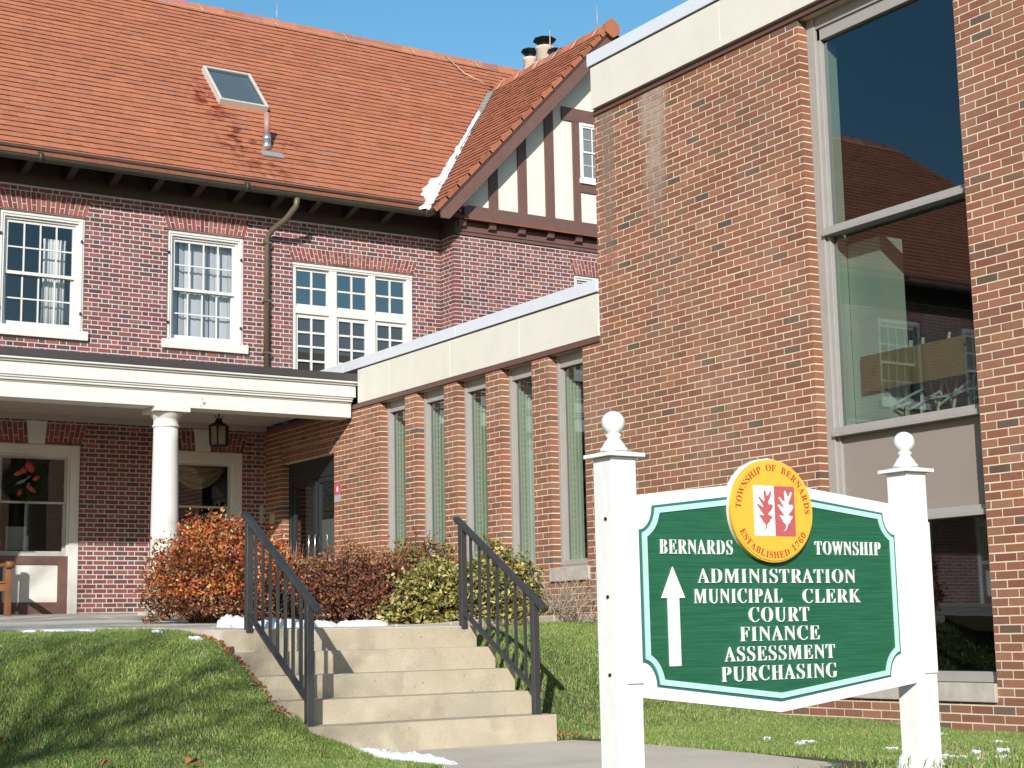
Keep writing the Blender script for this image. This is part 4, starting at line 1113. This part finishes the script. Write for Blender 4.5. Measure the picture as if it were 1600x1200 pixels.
snow(6.0, 11.55, .32, .14, .05, -.1, 4.2, pl, 'thin tail of snow on the landing left of the right handrail', 24)
snow(5.02, 9.15, .11, .68, .055, .10, 2.2, lambda x, y: max(G(x, y), -.80), 'lumpy strip of snow along the left edge of the lower walk', 44)
snow(4.575, 4.34, .15, .10, .045, .5, 3.3, gz, 'snow piled round the foot of the right sign post', 30)
snow(6.78, 10.75, .09, .13, .045, .3, 5.5, gz, 'small snow scrap on the grass beside the upper steps')
snow(6.92, 10.52, .07, .16, .04, -.2, 6.5, gz, 'small snow scrap on the grass under the right handrail')
for k, (x, y, l, lab) in enumerate([(2.9, 12.1, .24, 'flat snow patch at the lawn edge below the wooden bench'), (3.75, 12.12, .40, 'thin snow line between lawn and walk below the brick wall'), (3.45, 11.98, .12, 'small snow scrap on the lawn edge below the white column'), (4.28, 11.55, .07, 'small snow lump on the grass left of the top step'), (4.42, 11.15, .08, 'snow lump at the corner of the top step and the lawn')]):
    snow(x, y, l*.85, .06 if l < .2 else .11, .018, 0, 11+k, lambda x, y: gz(x, y)+.012, lab, 24, ro=1.8)
lawnsnow = [(1065, 1149), (1098, 1158), (1110, 1151), (1200, 1164), (1240, 1171), (1275, 1178), (1298, 1184), (1268, 1188), (1328, 1173), (1355, 1172), (1358, 1187), (1325, 1190), (1545, 1150), (1560, 1172)]
P3 = [(7.72, 8.72), (7.55, 8.20), (7.72, 8.30), (7.65, 7.45), (7.55, 7.15), (7.48, 6.92), (7.42, 6.74), (7.28, 6.72), (7.75, 6.85), (7.92, 6.80), (7.55, 6.48), (7.38, 6.50), (9.1, 8.35), (8.6, 7.4)]
P3.sort(key=lambda p: p[0]/p[1])
ORD = ['small snow scrap on the right lawn, %s counted from the left' % w_ for w_ in 'first second third fourth fifth sixth seventh eighth ninth tenth eleventh twelfth thirteenth fourteenth'.split()]
for k, (x, y) in enumerate(P3):
    snow(x, y, .05+.03*(k % 3), .04+.018*(k % 2), .018, k, 30+k, gz, ORD[k], 20, 'snow scraps on the right lawn', 2.2)

# snow lying in the roof valley
vs = MB(); N_ = 70; LN = 2.62
for sgn in (0, 1):
    prev = None
    for k in range(N_+1):
        t = k/N_*LN
        wl = (.17 if sgn == 0 else .09)*(1-.55*t/LN) + .05*noise.noise(Vector((t*7, sgn*9.1, 0))) + .03*noise.noise(Vector((t*22, sgn*5.1, 2)))
        if sgn == 0 and .30 < t < .75: wl += .13
        if t > 1.95: wl *= cl((LN-t)/.67)
        wl = max(wl, .008)
        p = Vector((EX+t, EY+t, EZ+SL*t)); row = []
        for m_ in range(5):
            o_ = wl*m_/4; q = p + (Vector((-o_, 0, 0)) if sgn == 0 else Vector((0, -o_, 0)))
            q = q + (FR.N if sgn == 0 else FG.N)*(.055*(1-(m_/4)**2)+.028+.02*noise.noise(q*9)) if m_ < 4 else q + (FR.N if sgn == 0 else FG.N)*.01
            if m_ == 0: q = p + Vector((0, 0, .11+.03*noise.noise(p*8)))
            row.append(q)
        if prev:
            for m_ in range(4): vs.face([prev[m_], prev[m_+1], row[m_+1], row[m_]], smooth=True)
        prev = row
tag(vs.obj('roof_snow', M['snow']), 'ragged white streak of snow lying in the valley of the tiled roof', 'snow')

# ------------------------------------------------------------------ grass
rng = np.random.default_rng(4)
def blades(name, n, xr, yr, test, lo=.018, hi=.042, seed=1):
    xs = rng.uniform(*xr, n); ys = rng.uniform(*yr, n)
    keep = np.array([test(x, y) for x, y in zip(xs, ys)]); xs, ys = xs[keep], ys[keep]; n = len(xs)
    zs = np.array([G(x, y) for x, y in zip(xs, ys)])
    pn = np.array([noise.noise(Vector((x*1.1, y*1.1, 5))) + .5*noise.noise(Vector((x*4, y*4, 9))) for x, y in zip(xs, ys)])
    ang = rng.uniform(0, 2*np.pi, n); h = rng.uniform(lo, hi, n)*(1+.35*pn); lean = rng.uniform(.1, .9, n)*h; la = rng.uniform(0, 2*np.pi, n); wd = rng.uniform(.0020, .0036, n)
    dx, dy = np.cos(ang)*wd, np.sin(ang)*wd; lx, ly = np.cos(la)*lean, np.sin(la)*lean
    base = np.stack([xs, ys, zs-.005], 1)
    V = np.empty((n, 5, 3)); V[:, 0] = base-np.stack([dx, dy, 0*dx], 1); V[:, 1] = base+np.stack([dx, dy, 0*dx], 1)
    mid = base+np.stack([lx*.35, ly*.35, h*.6], 1); V[:, 2] = mid+np.stack([dx*.8, dy*.8, 0*dx], 1); V[:, 3] = mid-np.stack([dx*.8, dy*.8, 0*dx], 1); V[:, 4] = base+np.stack([lx, ly, h], 1)
    i = np.arange(n)[:, None]*5
    q = (i+np.array([0, 1, 2, 3])).astype(np.int32); t = (i+np.array([3, 2, 4])).astype(np.int32)
    me = bpy.data.meshes.new(name); me.vertices.add(n*5); me.vertices.foreach_set('co', V.astype(np.float32).ravel())
    me.loops.add(n*7); me.loops.foreach_set('vertex_index', np.concatenate([q, t], 1).ravel())
    me.polygons.add(n*2); ls = np.stack([np.arange(n)*7, np.arange(n)*7+4], 1).ravel().astype(np.int32); me.polygons.foreach_set('loop_start', ls)
    me.update(calc_edges=True)
    c1 = np.array([.165, .250, .052]); c2 = np.array([.28, .31, .10]); c3 = np.array([.105, .185, .042]); c4 = np.array([.44, .37, .21])
    pq = np.array([noise.noise(Vector((x*.7+7, y*.7, 2))) for x, y in zip(xs, ys)])[:, None]
    r_ = rng.random(n)[:, None]; tt = np.clip(.5+pn*.9, 0, 1)[:, None]
    col = c3*(1-tt)+c1*tt; col = np.where(r_ < .20, c2, col); col = np.where(r_ > .955-.04*tt-.35*np.clip(pq-.12, 0, 1), c4, col); col = col*rng.uniform(.7, 1.3, (n, 1))
    c = np.ones((n, 2, 4), np.float32); c[:, :, :3] = col[:, None]
    at = me.attributes.new('col', 'FLOAT_COLOR', 'FACE'); at.data.foreach_set('color', c.ravel())
    me.materials.append(M['grass']); o = bpy.data.objects.new(name, me); C.objects.link(o); o['kind'] = 'stuff'; return o
def tl(x, y):
    if x > 4.53 and y > 9.80: return False
    if in_walk(x, y): return False
    return y < 12.24+.03*noise.noise(Vector((x*5, 0, 0)))
def tr(x, y):
    if x > 9.73: return False
    if x < 6.71 and y > 9.8: return False
    if in_walk(x, y): return False
    if y > 11.93+.557*(x-6.72): return False
    if x < 6.95 and y > 9.6 and rng.random() < .5: return False
    return True
blades('left_lawn_grass', 260000, (1.9, 4.97), (8.4, 12.3), tl)
blades('right_lawn_grass', 230000, (6.5, 9.75), (6.0, 13.6), tr)
blades('near_lawn_grass', 22000, (-3, 9.7), (3.0, 6.4), lambda x, y: not in_walk(x, y), .02, .045)
blades('side_lawn_grass', 26000, (-3, 1.95), (7.7, 12.2), lambda x, y: True, .02, .045)

# fallen leaves
def dead_leaf(x, y, s, seed, zf=gz, up_=.02):
    r = random.Random(seed); mb = MB(); n = 9; c = Vector((x, y, zf(x, y)+up_)); a = r.random()*6; col = r.choice([(.32, .12, .05), (.38, .19, .09), (.25, .10, .05)])
    ring = []
    for k in range(n):
        t = a+2*math.pi*k/n; rr = s*(1 if k % 2 else .55); ring.append(c+Vector((math.cos(t)*rr, math.sin(t)*rr*.7, .35*s*math.sin(2*t+seed)+r.uniform(0, .3)*s)))
    for k in range(n): mb.face([c, ring[k], ring[(k+1) % n]], col)
    return mb
for k, (x, y, s, lab) in enumerate([(2.66, 9.87, .05, 'curled brown oak leaf standing in the left lawn'), (3.62, 9.18, .06, 'large brown leaf on the left lawn near the bottom of the steps'), (3.18, 9.42, .04, 'pale brown leaf in the grass left of the bottom step'), (2.66, 9.30, .035, 'small flat brown leaf at the bottom left of the lawn')]):
    tag(dead_leaf(x, y, s, k+3, up_=.05).obj('fallen_leaf', M['leaf']), lab, 'leaf', 'fallen leaves on the left lawn')
dl = MB(); r = random.Random(12)
for k in range(110):
    t = r.random(); y = lerp(9.75, 11.3, t**.8); x = 4.54-abs(r.gauss(0, .03))
    m_ = dead_leaf(x, y, r.uniform(.012, .028), k); off_ = len(dl.v); dl.v += m_.v; dl.f += [[i+off_ for i in q] for q in m_.f]; dl.c += m_.c; dl.sm += m_.sm
for k in range(60):
    y = r.uniform(9.65, 10.3); x = 6.72+abs(r.gauss(0, .08)); m_ = dead_leaf(x, y, r.uniform(.012, .028), k); off_ = len(dl.v); dl.v += m_.v; dl.f += [[i+off_ for i in q] for q in m_.f]; dl.c += m_.c; dl.sm += m_.sm
dl.obj('leaf_litter', M['leaf'])['kind'] = 'stuff'

# ------------------------------------------------------------------ shrubs
def shrub(name, label, cx, cy, rx, ry, h, n, ls, pal, seed, stems=60, stemcol=(.12, .07, .05), clump=.5, long=1.5, base=0., thin=.0):
    t = thing(name, label, 'shrub'); r = random.Random(seed); mb = MB(); zb_ = G(cx, cy)+base
    pts = []
    k = 0
    while k < n:
        a = r.uniform(0, 2*math.pi); e_ = math.asin(r.uniform(-.35, 1)); rad = 1-.55*r.random()**1.7
        d = Vector((math.cos(a)*math.cos(e_), math.sin(a)*math.cos(e_), math.sin(e_)))
        lump = 1+.30*noise.noise(d*2.1+Vector((seed, 0, 0)))+.26*noise.noise(d*5.5+Vector((0, seed, 0)))
        if r.random() < .06: rad = 1+.16*r.random()*max(0, noise.noise(d*9)+.5)
        d2 = d*rad*lump; p = Vector((cx+d2.x*rx, cy+d2.y*ry, zb_+h*.30+d2.z*h*.70))
        if p.z < zb_+.02: p.z = zb_+.02+r.random()*.12
        cn = noise.noise(p*6.5+Vector((seed*3, 0, 0)))
        if cn < -clump*.35 and r.random() < .85: continue
        if r.random() < thin: continue
        k += 1
        s = ls*r.uniform(.5, 1.6); q = Vector((r.gauss(0, 1), r.gauss(0, 1), r.gauss(0, 1))).normalized(); q2 = q.cross(Vector((r.gauss(0, 1), r.gauss(0, 1), r.gauss(0, 1)))).normalized()
        A = q*s*long*.5; Bv = q2*s*.42
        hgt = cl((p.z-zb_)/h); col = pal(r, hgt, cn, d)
        mb.face([p-A, p-A*.1+Bv, p+A, p-A*.1-Bv], vary(col, .25, r))
    mb.obj('foliage', M['leaf'], t)
    sb = MB()
    for i in range(stems):
        a = r.uniform(0, 6.28); q = r.uniform(.2, 1.08); e_ = Vector((cx+math.cos(a)*rx*q, cy+math.sin(a)*ry*q, zb_+h*(1.04-.55*q*q)*r.uniform(.7, 1.12)))
        s_ = Vector((cx+math.cos(a)*rx*.2, cy+math.sin(a)*ry*.2, zb_-.03)); m_ = s_.lerp(e_, .5)+Vector((r.uniform(-.06, .06), r.uniform(-.06, .06), .06))
        sb.tube([s_, m_, e_], [.007, .005, .002], 4, stemcol)
        for j_ in range(4):
            b_ = m_.lerp(e_, r.random()); sb.tube([b_, b_+Vector((r.gauss(0, .09), r.gauss(0, .09), r.uniform(.02, .16)))], [.0035, .0012], 3, stemcol)
    sb.obj('stems', M['leaf'], t)
    return t
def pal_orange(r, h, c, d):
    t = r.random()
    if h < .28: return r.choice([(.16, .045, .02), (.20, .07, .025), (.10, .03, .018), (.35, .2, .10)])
    if t < .34: return (.42, .115, .032)
    if t < .54: return (.46, .18, .045)
    if t < .76: return (.30, .055, .030)
    if t < .85: return (.46, .32, .09)
    if t < .88: return (.5, .42, .3)
    return (.17, .045, .02)
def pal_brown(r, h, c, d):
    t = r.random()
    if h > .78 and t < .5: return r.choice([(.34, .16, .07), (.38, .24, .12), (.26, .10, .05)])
    if t < .40: return (.155, .055, .035)
    if t < .75: return (.21, .085, .048)
    if t < .85: return (.09, .032, .024)
    return (.28, .15, .05)
def pal_yellow(r, h, c, d):
    t = r.random()
    if t < .36: return (.31, .26, .065)
    if t < .50: return (.44, .39, .16)
    if t < .78: return (.125, .135, .035)
    if t < .88: return (.16, .09, .035)
    return (.06, .075, .022)
def pal_mixed(r, h, c, d):
    t = r.random()
    if t < .35: return (.22, .19, .05)
    if t < .6: return (.28, .13, .05)
    if t < .8: return (.14, .15, .04)
    return (.16, .05, .03)
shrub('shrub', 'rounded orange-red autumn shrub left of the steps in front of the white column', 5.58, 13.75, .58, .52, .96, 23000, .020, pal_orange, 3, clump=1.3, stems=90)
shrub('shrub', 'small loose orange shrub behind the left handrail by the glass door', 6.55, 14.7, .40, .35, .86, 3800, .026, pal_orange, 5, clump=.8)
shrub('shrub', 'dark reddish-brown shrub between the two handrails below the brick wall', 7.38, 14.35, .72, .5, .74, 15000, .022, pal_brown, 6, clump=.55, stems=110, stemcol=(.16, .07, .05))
shrub('shrub', 'olive and rust thin shrub between the brown shrub and the yellow one', 8.25, 14.5, .52, .4, .84, 6500, .026, pal_mixed, 7, clump=.6, thin=.1, stems=80, stemcol=(.16, .09, .06))
shrub('shrub', 'yellow-green variegated shrub behind the right handrail', 7.72, 12.98, .66, .46, .60, 14000, .028, pal_yellow, 9, clump=.8, long=1.7, stemcol=(.09, .08, .04))
shrub('shrub', 'yellow-edged shrub under the narrow windows right of the handrail', 8.62, 13.65, .48, .38, .70, 8000, .028, pal_yellow, 12, clump=.8, long=1.7, stemcol=(.09, .08, .04))
# bare twiggy shrub against the wall
tw = thing('bare_shrub', 'bare pale twiggy shrub against the brick under the last narrow window', 'shrub')
mb = MB(); r = random.Random(8)
for i in range(110):
    a = r.uniform(0, 6.28); l = r.uniform(.25, .72); s_ = Vector((9.18+r.gauss(0, .12), 13.35+r.gauss(0, .15), G(9.18, 13.35))); e_ = s_+Vector((math.cos(a)*l*.62, math.sin(a)*l*.5, l*r.uniform(.35, 1.0))); e_.x = min(e_.x, 9.70)
    m_ = s_.lerp(e_, .5)+Vector((r.gauss(0, .03), r.gauss(0, .03), .05)); m_.x = min(m_.x, 9.7); cc = r.choice([(.45, .40, .32), (.36, .30, .22), (.28, .20, .14)])
    mb.tube([s_, m_, e_], [.004, .003, .0013], 4, cc)
    for j_ in range(3):
        b_ = m_.lerp(e_, r.random()); q = b_+Vector((r.gauss(0, .06), r.gauss(0, .06), r.uniform(0, .1))); q.x = min(q.x, 9.72); mb.tube([b_, q], [.002, .001], 3, cc)
mb.obj('twigs', M['leaf'], tw)
# dried ornamental grass by the entrance
tg = thing('ornamental_grass', 'dried straw-coloured ornamental grass clump in front of the glass entrance door', 'grass clump')
mb = MB(); r = random.Random(18); bx, by = 7.55, 16.4
for i in range(170):
    a = r.uniform(0, 6.28); l = r.uniform(.5, 1.02); s_ = Vector((bx+r.gauss(0, .07), by+r.gauss(0, .07), plane(by)-.02)); e_ = s_+Vector((math.cos(a)*l*.32, math.sin(a)*l*.32, l*.9)); m_ = s_.lerp(e_, .55)+Vector((0, 0, .08))
    d = Vector((math.sin(a), -math.cos(a), 0))*.006; cc = vary(r.choice([(.42, .30, .17), (.32, .20, .11), (.5, .40, .26), (.2, .12, .07)]), .2, r)
    mb.face([s_-d, s_+d, m_+d, m_-d], cc); mb.face([m_-d, m_+d, e_], cc)
mb.obj('blades', M['leaf'], tg)

# ------------------------------------------------------------------ small things
# lantern
ln = thing('hanging_lantern', 'dark hanging lantern under the porch ceiling above the right-hand porch window', 'lantern')
lx, ly = 8.49, 20.65
m_ = MB(); m_.tube([(lx, ly, 3.10), (lx, ly, 3.02)], .012, 8); m_.lathe(lx, ly, [(.05, 3.085), (.05, 3.1)], 12)
for s_ in (-1, 1): m_.tube([(lx, ly, 3.0), (lx+s_*.05, ly, 3.01), (lx+s_*.045, ly, 3.05)], .007, 6)
m_.obj('hook', M['black'], ln)
m_ = MB(); m_.lathe(lx, ly, [(.02, 3.01), (.05, 2.985), (.06, 2.95), (.115, 2.925), (.155, 2.895), (.15, 2.885)], 6, smooth=False); m_.lathe(lx, ly, [(.05, 2.585), (.11, 2.60), (.13, 2.63)], 6, smooth=False)
for k in range(6):
    t = math.pi/3*k; x, y = lx+math.cos(t)*.128, ly+math.sin(t)*.128; m_.tube([(x, y, 2.62), (x*.98+lx*.02+math.cos(t)*.012, y, 2.89)], .012, 6)
m_.obj('frame', M['black'], ln)
m_ = MB(); m_.lathe(lx, ly, [(.112, 2.63), (.122, 2.885)], 6, smooth=False); m_.obj('glass_panes', M['lamp_glass'], ln)
# wreath
wr = thing('wreath', 'evergreen wreath with red ribbon hanging on the left porch window', 'wreath')
m_ = MB(); r = random.Random(4); wx, wz2, wy = 6.20, 2.17, YA+.02
for i in range(3600):
    a = r.uniform(0, 6.28); rr = .205+r.gauss(0, .045); b_ = r.uniform(0, 6.28); q = abs(r.gauss(0, .04))
    p = Vector((wx+math.cos(a)*rr, wy-.03-q*abs(math.cos(b_)), wz2+math.sin(a)*rr)); d = Vector((r.gauss(0, 1), r.gauss(0, .6), r.gauss(0, 1))).normalized()*.028; e_ = d.orthogonal().normalized()*.0035
    m_.face([p-e_, p+e_, p+d+e_*.4, p+d-e_*.4], vary((.022, .055, .018), .4, r))
m_.obj('evergreen_ring', M['leaf'], wr)
m_ = MB()
def ribbon(x, z, ax, az, wd=.035):
    n = 6; px, pz = -az, ax; L = math.hypot(ax, az); px, pz = px/L*wd, pz/L*wd
    for k in range(n):
        t0, t1 = k/n, (k+1)/n; b0, b1 = math.sin(t0*3.1)*.03, math.sin(t1*3.1)*.03; w0, w1 = .5+.5*math.sin(t0*3.1), .5+.5*math.sin(t1*3.1)
        m_.face([(x+ax*t0-px*w0, wy-.09-b0, z+az*t0-pz*w0), (x+ax*t0+px*w0, wy-.09-b0, z+az*t0+pz*w0), (x+ax*t1+px*w1, wy-.09-b1, z+az*t1+pz*w1), (x+ax*t1-px*w1, wy-.09-b1, z+az*t1-pz*w1)], smooth=True)
for rb_ in ((6.20, 2.33, .02, .10, .05), (6.20, 2.33, -.10, -.05, .04), (6.20, 2.33, .10, -.02, .045), (6.02, 2.24, .14, .06, .03), (6.28, 2.18, .09, .05, .028), (6.12, 2.05, -.04, -.09, .03), (6.20, 2.08, .12, -.07, .03)):
    m_ = MB(); ribbon(*rb_); m_.obj('ribbon', M['bow'], wr)
#6.20, 2.33, -.10, -.05, .04); ribbon(6.20, 2.33, .10, -.02, .045); ribbon(6.02, 2.24, .14, .06, .03); ribbon(6.28, 2.18, .09, .05, .028); ribbon(6.12, 2.05, -.04, -.09, .03); ribbon(6.20, 2.08, .12, -.07, .03)
# bench
bn = thing('wooden_bench', 'wooden garden bench with round-ended armrest at the left edge under the porch', 'bench')
zf = plane(20.9)
for x in (5.62, 4.25):
    m_ = MB(); m_.box(x, x+.075, 20.62, 20.695, zf-.01, zf+.62); m_.obj('leg', M['wood'], bn, bevel=.005)
    m_ = MB(); m_.box(x, x+.075, 21.22, 21.29, zf-.01, zf+.98); m_.obj('leg', M['wood'], bn, bevel=.005)
    m_ = MB(); m_.box(x-.01, x+.085, 20.60, 21.22, zf+.62, zf+.66); m_.tube([(x-.012, 20.60, zf+.635), (x+.087, 20.60, zf+.635)], .045, 16); m_.obj('armrest', M['wood'], bn)
m_ = MB()
for k in range(6): m_.box(4.3, 5.66, 20.64+.095*k, 20.715+.095*k, zf+.40, zf+.425)
m_.obj('seat', M['wood'], bn, bevel=.004)
m_ = MB(); m_.box(4.3, 5.66, 21.24, 21.27, zf+.88, zf+.96); m_.box(4.3, 5.66, 21.24, 21.27, zf+.46, zf+.52); m_.box(4.33, 5.62, 20.645, 20.67, zf+.30, zf+.39)
for k in range(16): m_.box(4.36+.082*k, 4.41+.082*k, 21.245, 21.262, zf+.52, zf+.88)
m_.obj('backrest', M['wood'], bn)
# notice, intercom, small box
m_ = MB(); m_.box(19.44, 19.615, 1.80, 2.04, .0, .004, FB); nb = thing('wall_notice', 'small pink and grey notice on the brick beside the glass entrance door', 'notice')
m_ = MB(); m_.box(19.44, 19.615, 1.885, 2.045, .002, .006, FB); m_.obj('pink_panel', M['pink'], nb)
m_ = MB(); m_.box(19.44, 19.615, 1.79, 1.884, .002, .006, FB); m_.obj('grey_panel', M['grey_print'], nb)
m_ = MB(); m_.prism([(19.50, 1.93), (19.55, 1.93), (19.555, 1.97), (19.53, 2.01), (19.505, 1.98)], .006, .0075, FB); m_.obj('white_mark', M['sign_white'], nb)
m_ = MB(); m_.box(21.58, 21.68, 1.63, 1.78, .0, .045, FB); tag(m_.obj('intercom_box', M['beige'], bevel=.006), 'small beige box on the shaded brick left of the glass door', 'box')
m_ = MB(); m_.box(9.665, 9.725, 1.66, 1.92, .0, .01, FA); tag(m_.obj('wall_plaque', M['grey_print'], bevel=.003), 'small pale plaque on the old brick in the porch corner', 'plaque')

# ------------------------------------------------------------------ bare trees to the left of the camera (their twigs throw the soft shadows)
def tree(x, y, h, seed, label, spread=1.):
    t = thing('bare_tree', label, 'tree', 'bare winter trees'); r = random.Random(seed); z0 = G(x, y) if abs(x) < 60 else -1.5
    tk = MB(); br = MB(); cnt = [0]
    def grow(p, d, L, rad, lev):
        cnt[0] += 1
        n = 4; pts = [p]; q = p.copy(); dd = d.copy()
        for k in range(n):
            dd = (dd+Vector((r.gauss(0, .10), r.gauss(0, .10), r.gauss(0, .06)+.03))).normalized(); q = q+dd*L/n; pts.append(q.copy())
        rr = [lerp(rad, rad*.62, k/n) for k in range(n+1)]
        (tk if lev == 0 else br).tube(pts, rr, 8 if lev < 2 else (5 if lev < 4 else 3), cap=False)
        if lev >= 6 or L < .16: return
        nb = 3 if lev < 5 else 2
        for k in range(nb + (1 if lev in (1, 2) else 0)):
            a = r.uniform(0, 6.28); sp = r.uniform(.35, .85)*spread; o1 = dd.orthogonal().normalized(); o2 = dd.cross(o1)
            nd = (dd*math.cos(sp)+(o1*math.cos(a)+o2*math.sin(a))*math.sin(sp)).normalized(); nd.z = max(nd.z, -.1)
            st_ = pts[-1] if k < 2 else pts[r.choice([2, 3])]
            grow(st_, nd.normalized(), L*r.uniform(.62, .84), rad*.63*r.uniform(.8, 1), lev+1)
    grow(Vector((x, y, z0)), Vector((0, 0, 1)), h*.27, h*.024, 0)
    tk.obj('trunk', M['bark'], t); br.obj('crown', M['bark'], t)
tree(-4.2, 1.9, 8.5, 5, 'tall bare tree on the lawn left of the photographer, shading the grass bank')
tree(-5.2, 6.2, 11.5, 9, 'bare tree further left in line with the porch, dappling its white beam')
tree(-6, -22, 12, 11, 'bare street tree behind the photographer on the left'); tree(6, -26, 12, 12, 'bare street tree directly behind the photographer'); tree(-22, -14, 13, 13, 'bare street tree far to the left behind the photographer')
